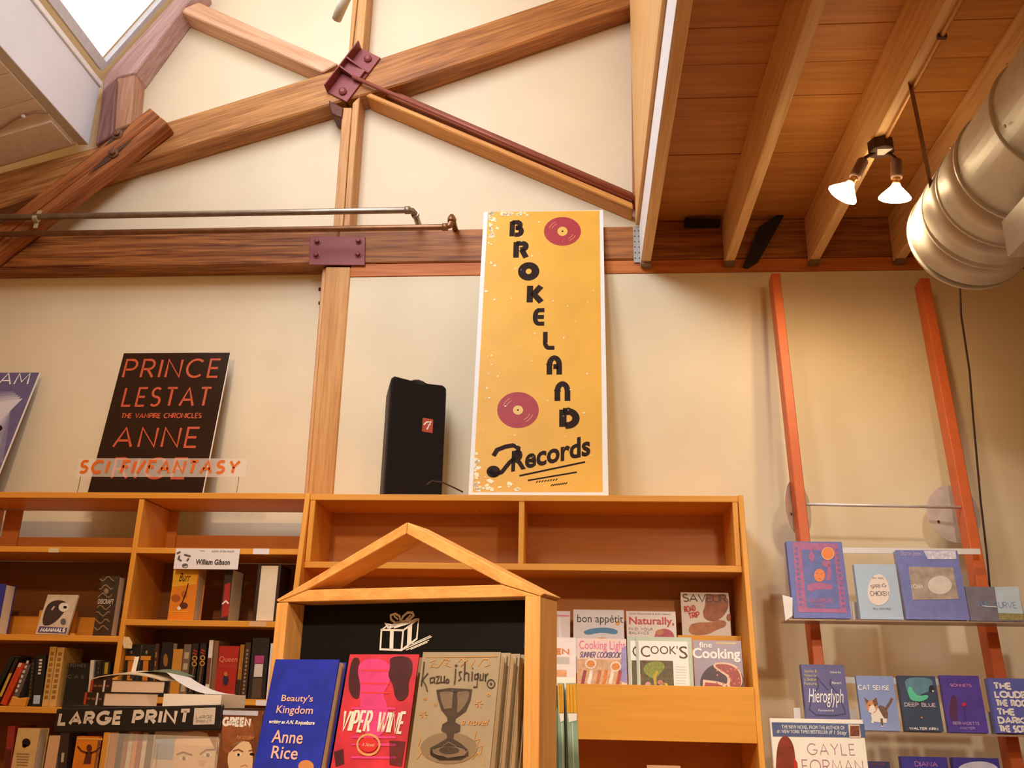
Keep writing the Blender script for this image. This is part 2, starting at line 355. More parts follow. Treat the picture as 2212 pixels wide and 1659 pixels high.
# ================================================================== THE SETTING
def struct(name, b, m, **k): return b.build(name, m, kind='structure', **k)
W0, BF, WR = 4.25, 4.12, 4.13
PLASTER = mat((230, 214, 180), .85, var=.035, scale=3.5, bump=.15, name='plaster')
FIR1, FIR2 = (186, 120, 60), (122, 68, 30)
def fir(ang=0, axis='X', streak=.25): return wood(FIR1, FIR2, ang, axis, streak=streak)
CEILW = wood((212, 150, 78), (190, 128, 62), 0, 'X', fine=.7, streak=.15, bump=.1)
JOISTW = wood((244, 206, 150), (222, 174, 112), 0, 'Y', fine=.8, streak=.08)
ZC = 3.857; ZJ = 3.607; XL, XR = -4.2, 3.1
struct('wall_back', MB().box(XL, XR, W0, W0 + .12, 0, 6.6), PLASTER)
xpost = un(757, 580, Y=WR).x
ztrim = un(1040, 594, Y=4.125).z
struct('wall_lower', MB().box(xpost + .002, XR, WR, W0 - .001, 0, ztrim - .002), PLASTER)
struct('wall_left', MB().box(XL - .1, XL, -1.0, W0 + .12, 0, 6.6), PLASTER)
struct('wall_right', MB().box(XR, XR + .1, -1.0, W0 + .12, 0, 6.6), PLASTER)
struct('floor', MB().box(XL, XR, -1.0, W0 + .12, -.05, 0), wood((150, 100, 60), (110, 66, 36), 0, 'Y'))
# deck ceiling on the right: planks one by one
ceil = bpy.data.objects.new('ceiling', None); COL.objects.link(ceil); ceil.location = ((.33 + XR) / 2, 1.6, ZC); WORG['ceiling'] = Vector(ceil.location); ceil['kind'] = 'structure'
p0 = MB().box(.33, XR, 0, .2005, ZC, ZC + .03); first = p0.build('plank', CEILW, ceil, bevel=.0015)
k = 0; y = 2.728 - .203 * 18
while y < W0 - .02:
    o = first if k == 0 else first.copy()
    if k: COL.objects.link(o); o.parent = ceil
    dz = random.choice((0, .001, .002, .003))
    o.location = Vector(((.33 + XR) / 2, y + .101, ZC + dz)) - WORG['ceiling']; y += .203; k += 1
# joists
for k, xr in enumerate((.349, .75, 1.15, 1.55, 1.95, 2.35, 2.75)):
    lab = ('first ceiling joist beside the plywood upstand, left side painted white', 'second ceiling joist, plain and bare along its whole length',
           'third ceiling joist, carrying the double lamp and its conduit', 'fourth ceiling joist, running in behind the big duct',
           'fifth ceiling joist, hidden above the duct', 'sixth ceiling joist beyond the duct', 'last ceiling joist next to the right wall')[k]
    t = thing('ceiling_joist', lab, 'joist', (xr - .0225, 1.56, ZJ), 'joists under the plank ceiling')
    MB().box(xr - .045, xr, -1.0, BF - .002, ZJ, ZC - .001).build('joist_body', JOISTW, t, bevel=.003)
    if k == 0:
        MB().box(xr - .049, xr - .0452, -1.0, BF - .004, ZJ + .004, 3.826).build('white_side', mat((236, 232, 228), .6), t)
    MB().box(xr - .047, xr + .002, BF - .05, BF - .003, ZJ - .012, ZJ).build('joist_shoe', mat((120, 96, 66), .6), t)
# metal hanger on the first joist
b = MB(); x0 = un(1368, 530, Y=BF).x; b.box(x0, .299, BF - .004, BF - .001, ZJ + .02, 3.826)
h = b.build('hanger_plate', mat((176, 172, 166), .35, metal=.6, var=.1), None, label='perforated grey steel hanger plate where the first ceiling joist meets the beam', cat='bracket')
b = MB()
for i in range(6):
    for j in range(2): b.lathe([(.004, 0), (.003, .003)], (x0 + .008 + j * .02, BF - .004, 3.65 + i * .03), (0, -1, 0), 8)
b.build('nail_head', mat((110, 100, 90), .4, metal=.7), h, kind='stuff')
# plywood upstand (fascia) between the plank ceiling and the rooflight
xf0, xf1 = un(1430, 0, Z=3.83).x, un(1442, 0, Z=3.83).x
struct('trim_1', MB().box(xf0, xf1, -1.0, BF - .004, 3.83, 6.4), wood((232, 182, 118), (214, 160, 94), 0, 'Y', fine=.6, bump=.05), bevel=.002)

# left: rooflight shaft side, sloped plank ceiling, glazing
A1 = un(192, 314, Y=BF); B1 = un(218, 190, Y=BF); xs = A1.x
SH = mat((228, 228, 230), .7, var=.03, scale=4)
struct('wall_shaft', MB().box(xs - .055, xs, -1.0, BF - .003, A1.z, B1.z), SH, bevel=.003)
struct('trim_2', MB().box(xs - .05, xs + .012, -1.0, BF - .003, B1.z, B1.z + .035), mat((236, 232, 226), .6), bevel=.003)
S0 = Vector((xs - .055, 0, un(190, 318, Y=BF).z)); S1 = un(-260, 444, Y=BF); sl = Vector((S1.x - S0.x, 0, S1.z - S0.z)).normalized(); L = (XL - S0.x) / sl.x
ce2 = bpy.data.objects.new('ceiling_sloped', None); COL.objects.link(ce2); ce2.location = (xs - 1, 1.6, S0.z - .2); WORG['ceiling_sloped'] = Vector(ce2.location); ce2['kind'] = 'structure'
nz = Vector((-sl.z, 0, sl.x)); nz = nz if nz.z > 0 else -nz
CW = wood((250, 242, 228), (238, 226, 206), math.degrees(math.atan2(sl.z, sl.x)), 'X', fine=.7, bump=.08)
pl = MB(); pl.prism([S0, S0 + sl * L, S0 + sl * L + nz * .03, S0 + nz * .03], (0, .2, 0)); first = pl.build('plank', CW, ce2, bevel=.0015); base = Vector(first.location); k = 0
y = BF - .02 - .203
while y > -1.0:
    o = first if k == 0 else first.copy()
    if k: COL.objects.link(o); o.parent = ce2
    o.location = base + Vector((0, y, 0)); y -= .203; k += 1
# flat pale board and trim fixed under the sloped planks near the wall
def onslope(px, py, d=0):
    N = nz; return unp(px, py, S0 - nz * d, N)
q = [onslope(*p, .012) for p in ((-200, 352), (123, 262), (168, 309), (-200, 402))]
y1 = max(q[2].y, q[3].y); ya = (q[0].y + q[1].y) / 2
b = MB(); b.prism([S0 + sl * .012, S0 + sl * (L - .01), S0 + sl * (L - .01) - nz * .012, S0 + sl * .012 - nz * .012], (0, y1 - ya, 0))
b.v = [p + Vector((0, ya, 0)) for p in b.v]; struct('trim_3', b, mat((250, 244, 232), .7))
# cable stapled to the sloped ceiling
cp = [onslope(*p, .006) for p in ((-60, 300), (0, 279), (25, 262), (50, 249), (75, 242), (106, 243))]
cb = MB().tube(cp, .005, 8); cb = cb.build('ceiling_cable', mat((170, 140, 110), .6), None, label='thin tan cable stapled under the pale sloped ceiling', cat='cable', smooth=True)
s_ = onslope(50, 250, .008); MB().lathe([(.011, 0), (.011, .008), (.004, .014)], s_, -nz, 12).build('cable_clip', mat((240, 238, 232), .4), cb, smooth=True)

# rooflight glazing, frosted and glowing with daylight: rises to the right at about 48 degrees
G0 = un(227, 137, Y=BF); G1 = un(349, 0, Y=BF); gd = Vector((G1.x - G0.x, 0, G1.z - G0.z)).normalized(); G0.y = 0; GLEN = 2.0
gn = Vector((gd.z, 0, -gd.x))
win = bpy.data.objects.new('window_1', None); COL.objects.link(win); win.location = G0 + Vector((0, 1.5, 0)); WORG['window_1'] = Vector(win.location); win['kind'] = 'structure'
GL = mat((236, 236, 234), .4, emit=1.0, var=0, name='bright_glazing')
ye = [-1.0, -.1, .95, 2.0, 3.05, BF - .03]
for a, c in zip(ye[:-1], ye[1:]):
    b = MB(); b.prism([G0 + Vector((0, a + .012, 0)), G0 + gd * GLEN + Vector((0, a + .012, 0)), G0 + gd * GLEN - gn * .01 + Vector((0, a + .012, 0)), G0 - gn * .01 + Vector((0, a + .012, 0))], (0, c - a - .024, 0))
    b.build('glass_pane', GL, win)
FRM = mat((214, 214, 216), .5)
b = MB(); b.prism([G0 + Vector((0, -1, 0)), G0 - gd * .05 + Vector((0, -1, 0)), G0 - gd * .05 + gn * .03 + Vector((0, -1, 0)), G0 + gn * .03 + Vector((0, -1, 0))], (0, BF + .99, 0)); b.build('sill_bar', FRM, win)
b = MB(); yb = BF - .03; b.prism([G0 + Vector((0, yb, 0)), G0 + gd * GLEN + Vector((0, yb, 0)), G0 + gd * GLEN + gn * .03 + Vector((0, yb, 0)), G0 + gn * .03 + Vector((0, yb, 0))], (0, .027, 0)); b.build('end_bar', FRM, win)
# roof from the top of the glazing over to the upstand
T0 = G0 + gd * GLEN; b = MB(); b.prism([Vector((T0.x, -1, T0.z)), Vector((xf1, -1, 6.4)), Vector((xf1, -1, 6.46)), Vector((T0.x, -1, T0.z + .06))], (0, W0 + 1.1, 0)); struct('ceiling_upper', b, SH)

# ================================================================== TIMBER TRUSS against the back wall
zb0, zb1 = 3.646, 3.828
xm = un(728, 540, Y=BF).x
for lab, xa, xb, st in (('long reddish timber tie beam on the left, below the two pipes', XL, xm - .001, .5), ('timber tie beam right of the riveted plate, running behind the tall yellow sign', xm + .001, .30, .25),
                    ('dark timber tie beam under the plank ceiling, joists bearing on it', .302, XR, .25)):
    MB().box(xa, xb, BF, W0, zb0, zb1 if xa < .3 else ZC - .002).build('tie_beam', wood(FIR1, FIR2 if st < .4 else (96, 42, 18), 0, streak=st, fine=.8), None, label=lab, cat='beam', bevel=.006)
MB().box(xpost + .003, XR, BF + .006, W0 - .002, ztrim, zb0 - .003).build('trim_board', wood((206, 122, 52), (176, 90, 36)), None, label='thin orange board under the tie beam along the head of the right wall', cat='board', bevel=.002)
# lower post
timber('post', 'light fir post standing between the bookcases and the riveted plate', [(703, 576), (757.5, 576), (716, 1110), (660, 1110)], BF, W0 - .002, wood((214, 160, 94), (186, 126, 66), axis='Z', streak=.12), 'post')
timber('post_strip', 'pale narrow strip fixed along the left edge of the light fir post', [(696, 578), (706, 578), (664, 1110), (653, 1110)], BF + .03, W0 - .004, wood((222, 170, 116), (204, 146, 92), axis='Z'), 'board')
for yy in (625, 655):
    p = un(692, yy, Y=W0 - .06); MB().lathe([(.004, 0), (.004, .02), (.011, .02), (.009, .028)], p + Vector((.02, 0, 0)), (-1, 0, 0), 10).build('bolt', mat((90, 36, 30), .4, metal=.5), None, label='rusty bolt end on the left of the light post, ' + ('upper' if yy < 640 else 'lower') + ' of the two', cat='bolt')
# middle and upper post: two plies with a groove
pw = wood((212, 160, 98), (178, 122, 68), axis='Z', streak=.12)
t = thing('middle_post', 'two-ply fir post between the sloping rafter and the tie beam', 'post', un(745, 495, Y=BF))
timber('ply', None, [(740, 232), (760, 232), (740, 497), (719, 497)], BF + .004, W0 - .003, pw, parent=t, bevel=.004)
timber('ply', None, [(761.5, 222), (777, 208), (755, 497), (741.5, 497)], BF, W0 - .003, pw, parent=t, bevel=.004)
t = thing('upper_post', 'two-ply fir post rising above the rafter to the top of the picture', 'post', un(770, 130, Y=BF))
timber('ply', None, [(766, -60), (779, -60), (758, 128), (751.5, 132)], BF + .004, W0 - .003, pw, parent=t, bevel=.004)
timber('ply', None, [(780, -60), (798, -60), (783, 120), (760, 126)], BF, W0 - .003, pw, parent=t, bevel=.004)
# rafter in two lengths
def ang(a, b):
    p, q = un(*a, Y=BF), un(*b, Y=BF); return math.degrees(math.atan2(q.z - p.z, q.x - p.x))
timber('rafter', 'big sloping rafter left of the steel shoe, running down to the left edge', [(-60, 388), (205, 318), (362, 262), (740, 145), (744, 216), (285, 353), (70, 424), (-60, 470)], BF, W0 - .002, wood((196, 138, 76), (136, 82, 38), ang((280, 355), (704, 228)), streak=.2, fine=.8), bevel=.008)
timber('rafter', 'big sloping rafter right of the steel shoe, rising to the plywood upstand', [(742, 147), (808, 129), (1193, 0), (1372, -62), (1372, 10), (875, 179), (746, 216)], BF, W0 - .002, wood((188, 124, 62), (126, 74, 32), ang((875, 179), (1365, 13)), streak=.2, fine=.8), bevel=.008)
timber('web_brace', 'pale diagonal brace above the rafter, in the bright upper left', [(428, 4), (730, 137), (696, 156), (384, 22)], BF, W0 - .002, wood((224, 178, 140), (196, 142, 100), ang((374, 20), (695, 161)), streak=.08))
wa = ang((789, 205), (1376, 454))
t = thing('web_brace', 'orange diagonal brace falling right from the steel shoe to the beam', 'beam', un(1080, 340, Y=BF))
timber('brace_ply', None, [(800, 200), (1368, 438), (1368, 451), (789, 206)], BF, W0 - .003, wood((224, 160, 80), (198, 128, 56), wa, streak=.05), parent=t)
timber('brace_ply', None, [(856, 196), (1367, 415), (1367, 436), (822, 201)], BF + .05, W0 - .003, wood((150, 74, 34), (110, 50, 24), wa, streak=.05), parent=t)
# king post beside the upstand
timber('king_post', 'slim fir post at the wall end of the plywood upstand', [(1366, 14), (1380, 0), (1380, 430), (1369, 420)], BF - .003, W0 - .003, wood((184, 104, 52), (150, 76, 34), axis='Z'), 'post', bevel=.003)
# posts and curb under the rooflight
timber('jamb_post', 'weathered fir jamb post below the lower end of the rooflight', [(252, 166), (292, 158), (281, 268), (243, 284)], BF, W0 - .003, wood((190, 146, 118), (160, 108, 80), axis='Z'), 'post')
timber('jamb_board', 'dark purplish board left of the jamb post, touching the white shaft side', [(221, 196), (250, 168), (242, 290), (206, 314)], BF - .03, W0 - .004, wood((140, 100, 92), (104, 66, 58), axis='Z'), 'board')
timber('curb_beam', 'pinkish curb beam rising steeply under the rooflight edge', [(222, 176), (228, 160), (374, 0), (420, -46), (440, -30), (400, 12), (292, 158), (252, 167), (221, 197)], BF - .01, W0 - .003, wood((196, 160, 152), (164, 124, 112), ang((222, 160), (363, 0))), 'beam')
# front brace crossing the beam on the left
fa = ang((362, 265), (112, 454)); YB0, YB1 = 4.015, 4.115
t = thing('front_brace', 'stained double brace crossing in front of the rafter at far left', 'beam', un(150, 400, Y=YB0))
FBW = wood((184, 112, 58), (116, 62, 30), fa, streak=.3)
timber('brace_ply', None, [(323, 232), (344, 250), (-60, 560), (-60, 531)], YB0, YB1, FBW, parent=t)
timber('brace_ply', None, [(345.5, 251), (362, 265), (-60, 588), (-60, 562)], YB0 + .006, YB1, FBW, parent=t)
n_ = 0
for px, py in ((254, 290), (245, 331)):
    p = un(px, py, Y=YB0); MB().lathe([(.03, -.002), (.03, .004), (.016, .006), (.016, .018), (.01, .02)], p, (0, -1, 0), 6 if n_ else 18).build('bolt', mat((120, 84, 60), .45, metal=.6), t); n_ += 1
b = MB()
for a, c in (((282, 268), (224, 318)), ((290, 296), (188, 378))):
    P, Q = un(*a, Y=YB0 - .0008), un(*c, Y=YB0 - .0008); dv = (Q - P).normalized(); nv = Vector((-dv.z, 0, dv.x)) * .017; b.poly([P, P * .45 + Q * .55 + nv, Q, P * .45 + Q * .55 - nv][::1])
b.build('rust_stain', wood((92, 62, 44), (60, 40, 30), fa), t)
# steel plate with bolts
RED = mat((132, 62, 58), .5, metal=.2, var=.06, scale=20)
q = [un(*p, Y=BF - .008) for p in ((669, 510), (789, 511), (788, 573), (667, 572))]
t = thing('steel_plate', 'dark red steel plate bolted over the tie beam above the light post', 'plate', (q[3] + q[2]) / 2)
MB().prism(q, (0, .007, 0)).build('plate', RED, t, bevel=.002)
for px, py in ((686, 522), (775, 521), (684, 551), (774, 550)):
    MB().lathe([(.019, 0), (.019, .003), (.012, .004), (.012, .014), (.008, .017)], un(px, py, Y=BF - .008), (0, -1, 0), 12).build('bolt', RED, t)
# steel shoe at the rafter joint with tie rod
q = [un(*p, Y=BF - .004) for p in ((779, 105), (812, 137), (742, 232), (706, 200))]
t = thing('steel_shoe', 'dark red ribbed steel shoe clamping the rafter joint above the posts', 'bracket', (q[3] + q[2]) / 2)
O = q[3]; ux = (q[0] - q[3]); L_ = ux.length; ux.normalize(); vx = (q[2] - q[3]); vx = (vx - ux * vx.dot(ux)); wd = vx.length; vx.normalize(); N = Vector((0, -1, 0))
fr = Frame(O, ux, vx, N, L_, wd)
MB().fbox(fr, 0, L_, 0, wd, -.002, .008).build('base_plate', RED, t, bevel=.002)
MB().fbox(fr, 0, L_, 0, .008, .008, .07).build('flange', RED, t, bevel=.002)
for a in (.42, .62): MB().prism([fr.P(L_ * a, .008, .008), fr.P(L_ * a, .008, .068), fr.P(L_ * a, wd, .02), fr.P(L_ * a, wd, .008)], ux * .008).build('rib', RED, t)
MB().fbox(fr, L_ * .42, L_ * .62, .008, wd * .9, .008, .03).build('socket', RED, t)
for a in (.13, .87): MB().lathe([(.022, 0), (.022, .01), (.012, .018)], fr.P(L_ * a, wd * .6, .008), N, 12).build('bolt', RED, t)
p1, p2 = un(762, 166, Y=BF - .035), un(1378, 432, Y=BF - .012)
MB().tube([p1, p2], .011, 10).build('tie_rod', mat((150, 80, 60), .5, metal=.3), t, smooth=True)
# block under shoe
timber('bearing_block', 'dark notched block under the steel shoe left of the middle post', [(708, 214), (742, 232), (739, 256), (716, 246)], BF - .003, W0 - .004, wood((110, 54, 26), (70, 30, 14)), 'block')
# pipes
PIPE = mat((158, 142, 122), .35, metal=.75, var=.18, scale=25); PIPE2 = mat((140, 96, 62), .4, metal=.6, var=.2, scale=25)
YP = 3.985; rp = .0155
def pipe(lab, pts, m, joints, r):
    t = thing('pipe', lab, 'pipe', pts[0]); MB().tube(pts, r, 16).build('pipe_run', m, t, smooth=True)
    for a, c in joints: MB().tube([a, a.lerp(c, .5), c], [r * 1.28] * 3, 16).build('coupling', m, t, smooth=True)
    return t
zt = un(440, 462, Y=YP).z; xe = un(893, 462, Y=YP).x
pt = [Vector((XL + .01, YP, zt)), Vector((xe - .03, YP, zt)), Vector((xe - .008, YP + .008, zt)), Vector((xe, YP + .03, zt)), Vector((xe, W0 - .002, zt))]
t = pipe('upper galvanised pipe crossing left of the yellow sign', pt, PIPE, [(pt[1] - Vector((.012, 0, 0)), pt[1] + Vector((.012, 0, 0))), (pt[3], pt[3] + Vector((0, .025, 0)))], rp)
cl = un(74, 468, Y=YP - rp); b = MB(); b.tube([cl + Vector((-.012, .018, 0)), cl + Vector((.012, .018, 0))], rp * 1.25, 16); b.box(cl.x - .008, cl.x + .014, YP + .01, YP + .014, cl.z + .012, cl.z + .05); b.box(cl.x - .012, cl.x + .01, YP + .01, YP + .014, cl.z - .05, cl.z - .01)
b.build('pipe_strap', mat((196, 180, 140), .5, metal=.3), t)
zl = un(440, 499, Y=YP).z; xe = un(974, 499, Y=YP).x; zt2 = un(982, 466, Y=YP).z
pt = [Vector((XL + .01, YP, zl)), Vector((xe - .03, YP, zl)), Vector((xe - .008, YP, zl + .006)), Vector((xe, YP, zl + .028)), Vector((xe, YP, zt2 - .02)), Vector((xe, YP + .006, zt2 - .003)), Vector((xe, YP + .025, zt2)), Vector((xe, W0 - .002, zt2))]
pipe('lower brownish pipe with an upturned end beside the yellow sign', pt, PIPE2, [(pt[1] - Vector((.012, 0, 0)), pt[1] + Vector((.014, 0, 0))), (pt[3], pt[3] + Vector((0, 0, .022))), (pt[6], pt[6] + Vector((0, .02, 0)))], rp * .95)
# pale tube hanging in at the top
p = un(727, 42, Y=3.4); q_ = un(760, -40, Y=3.25); MB().tube([p, q_], [.022, .03], 16).build('pale_tube', mat((226, 214, 188), .5), None, label='pale tube end poking down from the top edge beside the upper post', cat='tube', smooth=True)
# ================================================================== BOOKCASES
BC1, BC2 = (230, 160, 62), (220, 149, 54)
bwX = wood(BC1, BC2, 0, 'X', fine=.6, bump=.05, rough=.45); bwZ = wood(BC1, BC2, axis='Z', fine=.6, bump=.05, rough=.45)
bwD = wood((196, 128, 66), (184, 117, 58), 0, 'X', fine=.6, bump=.05, rough=.5)
FY, BK = 3.80, 4.10
ZT = un(1100, 1069, Y=FY).z
def zp(px, py, Y=FY): return un(px, py, Y=Y).z
def xp(px, py, Y=FY): return un(px, py, Y=Y).x
xm0, xm1 = xp(660, 1064), xp(671, 1064); xr0, xr1 = xp(1594, 1072), xp(1605, 1072)
LEAN = .14
def sidepanel(x0, x1, parent, name='side_panel'):
    b = MB(); z1 = ZT + .003; y0 = FY - .003
    b.prism([(x0, y0, z1), (x0, BK, z1), (x0, BK, 0), (x0, y0 - LEAN * z1 * .8, 0)], (x1 - x0, 0, 0)); return b.build(name, bwZ, parent, bevel=.0015)
# right-hand unit
bB = thing('bookcase', 'honey coloured bookcase unit in the middle with empty top row and magazine pocket', 'bookcase', ((xm1 + xr0) / 2, 3.9, 0), 'wall bookcases')
sidepanel(xr0, xr1, bB); sidepanel(xm0, xm1, bB)
TH = .026
MB().box(xm1, xr0, FY, BK, ZT - TH, ZT).build('top_board', bwX, bB, bevel=.0015)
zs = (zp(662, 1212) + zp(1600, 1223)) / 2
MB().box(xm1, xr0, FY, BK - .012, zs - TH, zs).build('shelf', bwX, bB, bevel=.0015)
MB().box(xm1 + .001, xr0 - .001, BK - .012, BK - .002, .1, ZT - TH).build('back_panel', bwD, bB)
xd = xp(1120, 1150); MB().box(xd, xd + .023, FY + .002, BK - .012, zs, ZT - TH).build('divider', bwZ, bB, bevel=.0015)
for x in (xm1 + .002, xr0 - .024): MB().box(x, x + .022, FY + .001, BK - .012, zs, ZT - TH).build('inner_upright', bwZ, bB, bevel=.0015)
YL = 3.70
zu = zp(1350, 1457, 3.93); zf = zp(1420, 1527, 3.74)
zl1 = (zp(1244, 1475, YL) + zp(1606, 1486, YL)) / 2; zl0 = (zp(1252, 1596, YL) + zp(1618, 1607, YL)) / 2
MB().box(xm1, xr0, YL, YL + .018, zl0, zl1).build('pocket_front', bwX, bB, bevel=.0015)
MB().box(xm1, xr0, YL + .018, BK - .012, zf - .02, zf).build('pocket_floor', bwX, bB)
MB().box(xm1, xr0, 3.915, BK - .012, zf, zu).build('tier_block', bwX, bB, bevel=.001)
zlow = zp(1436, 1760, 3.72) - .0005
MB().box(xm1, xr0, 3.66, BK - .012, zlow - .026, zlow).build('shelf', bwX, bB)
MB().box(xm1, xr0, 3.62, BK - .012, .08, .106).build('shelf', bwX, bB)
# left-hand unit
xa0 = xp(300, 1080); xa1 = xp(311, 1080); xl = XL + .25
bA = thing('bookcase', 'honey coloured bookcase at left with an open back in its top row', 'bookcase', ((xl + xm0) / 2, 3.9, 0), 'wall bookcases')
MB().box(xl, xm0, FY, BK, ZT - TH + .003, ZT + .003).build('top_board', bwX, bA, bevel=.0015)
MB().box(xa0, xa1, FY + .002, BK - .01, .1, ZT - TH).build('divider', bwZ, bA, bevel=.0015)
xb = xa0 - (xm0 - xa1) - .1; MB().box(xb, xb + .022, FY + .002, BK - .01, .1, ZT - TH).build('divider', bwZ, bA)
MB().box(xl, xl + .022, FY, BK, 0, ZT - TH).build('side_panel', bwZ, bA)
shR = [zp(440, y) for y in (1184, 1340, 1508, 1690)]; shL = [zp(140, y) for y in (1181, 1372, 1528, 1720)]
for z in shR: MB().box(xa1, xm0, FY, BK - .012, z - TH + .002, z).build('shelf', bwX, bA, bevel=.0015)
for z in shL: MB().box(xb + .022, xa0, FY, BK - .012, z - TH + .002, z).build('shelf', bwX, bA, bevel=.0015)
for z in shL: MB().box(xl + .022, xb, FY, BK - .012, z - TH + .002, z).build('shelf', bwX, bA)
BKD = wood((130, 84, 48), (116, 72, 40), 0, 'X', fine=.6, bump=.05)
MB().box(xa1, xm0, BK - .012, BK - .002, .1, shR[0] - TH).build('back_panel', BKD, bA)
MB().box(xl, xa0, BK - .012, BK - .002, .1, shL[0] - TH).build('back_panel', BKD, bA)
MB().box(xa1, xm0, BK - .02, BK - .004, shR[0] - .01, zp(500, 1157, BK - .02)).build('back_rail', bwD, bA)
MB().box(xl, xa0, BK - .02, BK - .004, shL[0] - .01, zp(150, 1161, BK - .02)).build('back_rail', bwD, bA)
for px0, px1 in ((8, 44), (352, 384)):
    x0, x1 = xp(px0, 1130, BK - .03), xp(px1, 1130, BK - .03); MB().box(x0, x1, BK - .03, BK - .021, shR[0], ZT - TH).build('back_stile', bwD, bA)
MB().box(xl, xm0, FY - .0, BK - .02, .02, .1).build('plinth', bwX, bA)
# small labels on the shelf edges
LBL = mat((236, 232, 236), .6, var=0)
def edge_label(lab, x0, x1, y0, y1, m=LBL, yaw=0):
    a, c = un(x0, y1, Y=FY - .0012), un(x1, y0, Y=FY - .0012); b = MB(); b.box(a.x, c.x, FY - .0012, FY - .0004, a.z, c.z); b.build('shelf_label', m, None, label=lab, cat='label')
edge_label('white label on the shelf edge right of the signed white card', 546, 582, 1185, 1197)
edge_label('crumpled cream label on the upper left shelf edge', 104, 128, 1184, 1193, mat((222, 206, 160), .5))
edge_label('pinkish label on the shelf edge under the books seen from their page side', 538, 576, 1342, 1353, mat((226, 176, 130), .6))
edge_label('white label on the shelf edge near the blue book', 552, 584, 1513, 1524)

q = [un(*p, Y=FY - .004) for p in ((268, 1375), (279, 1376), (286, 1390), (284, 1401), (267, 1400), (265, 1388))]
MB().prism(q, (0, .003, 0)).build('paper_tag', mat((226, 200, 150), .7, var=.25, scale=90), None, label='crumpled cream paper tag stuck at the divider beside the lower books', cat='tag')
ztop = ZT + .001
# ================================================================== THINGS ON TOP OF THE BOOKCASES
# tall yellow record shop sign
YEL = mat((232, 176, 66), .45, var=.07, scale=5, spec=.3, name='yellow_print'); INK = mat((44, 24, 12), .6, var=.05, spec=.15); REDV = mat((168, 40, 46), .55, var=.1, scale=60)
t, P, fr = slab('shop_sign', 'tall mustard yellow sign with stepped dark letters and two red vinyl discs', (1047, 448), (1302, 445), (1315, 1065), (1010, 1065), 3.89, WHITE, T=.012, lean=R(8.5), z=ztop)
P.poly([(1054, 458), (1295, 455), (1302, 1063), (1021, 1063)], YEL, 0, 'printed_panel')
def bauhaus(ch, x0, y0, x1, y1):
    u0, v0, u1, v1 = P.box(x0, y0, x1, y1); H = v1 - v0; Wd = u1 - u0; T = Wd * .36; hx = Wd - T; hy = H - T; hy_ = H - T * .8
    r = .5
    paths = {
     'B': [[(0, -.12), (0, 1.12)], [(0, 1), (.55, 1)] + arc(.55, .78, .3, .22, 90, -90, 8) + [(.35, .56)]] + [[(.45, .56), (.6, .56)] + arc(.6, .28, .4, .28, 90, -90, 8) + [(.3, 0)]],
     'R': [[(0, -.14), (0, 1.12)], [(0, 1), (.55, 1)] + arc(.6, .76, .35, .24, 90, -90, 8) + [(.4, .5)], [(.55, .5), (1.0, -.14)]],
     'O': [arc(.5, .5, .5, .5, 0, 360, 24)],
     'K': [[(0, -.14), (0, 1.14)], [(1, 1.1), (.35, .5), (1.05, -.12)]],
     'E': [[(1.1, 1), (.4, 1)] + arc(.45, .55, .45, .45, 90, 180, 6) + arc(.45, .42, .45, .42, 180, 270, 6) + [(1.1, 0)], [(.3, .5), (1.05, .5)]],
     'L': [[(0, 1.14), (0, .35)] + arc(.45, .38, .45, .38, 180, 270, 6) + [(1.15, 0)]],
     'A': [[(0, -.14), (0, .5)] + arc(.5, .5, .5, .5, 180, 0, 12) + [(1, -.14)], [(.4, .4), (.9, .4)]],
     'N': [[(0, -.14), (0, .5)] + arc(.5, .5, .5, .5, 180, 0, 12) + [(1, -.14)]],
     'D': [[(0, -.1), (0, 1.12)], [(0, 1), (.35, 1)] + arc(.35, .5, .65, .5, 90, -90, 12) + [(.2, 0)]]}[ch]
    mb = P.mb('lettering', INK, True)
    for p in paths:
        rb = ribbon([(u0 + T / 2 + a * hx, v0 + T * .4 + b_ * hy_) for a, b_ in p], T)
        for i in range(len(rb) - 1):
            a, b_ = rb[i]; c, d = rb[i + 1]; mb.poly([P.fr.P(z.x, z.y, P.D(2)) for z in (b_, d, c, a)])
for ch, x0, y0, x1, y1 in (('B', 1101, 477, 1132, 511), ('R', 1109, 522, 1143, 557), ('O', 1119, 568, 1165, 605), ('K', 1138, 617, 1175, 654), ('E', 1151, 667, 1179, 703),
                           ('L', 1173, 718, 1200, 755), ('A', 1181, 769, 1214, 809), ('N', 1198, 825, 1232, 866), ('D', 1208, 883, 1252, 925)): bauhaus(ch, x0, y0, x1, y1)
for cx, cy, rx_, ry_ in ((1215, 500, 40, 31), (1119, 886, 45, 39)):
    P.ell(cx, cy, rx_, ry_, REDV, 1, 'printed_disc', 36); P.ell(cx, cy, 11, 10, mat((228, 182, 84), .4), 2, 'printed_disc'); P.ell(cx, cy, 2, 2, INK, 3, 'printed_disc', 8)
    P.done()
    for k_ in (.6, .75):
        P.ring(cx, cy, rx_ * k_, ry_ * k_, 1.4, mat((214, 140, 90), .4), 2, 'disc_groove', 200, 240, 6); P.ring(cx, cy, rx_ * k_, ry_ * k_, 1.4, mat((214, 140, 90), .4), 2, 'disc_groove', 20, 60, 6)
P.font('Records', 1098, 958, 1278, 1002, INK, bold=.03, slant=.28, rot=13)
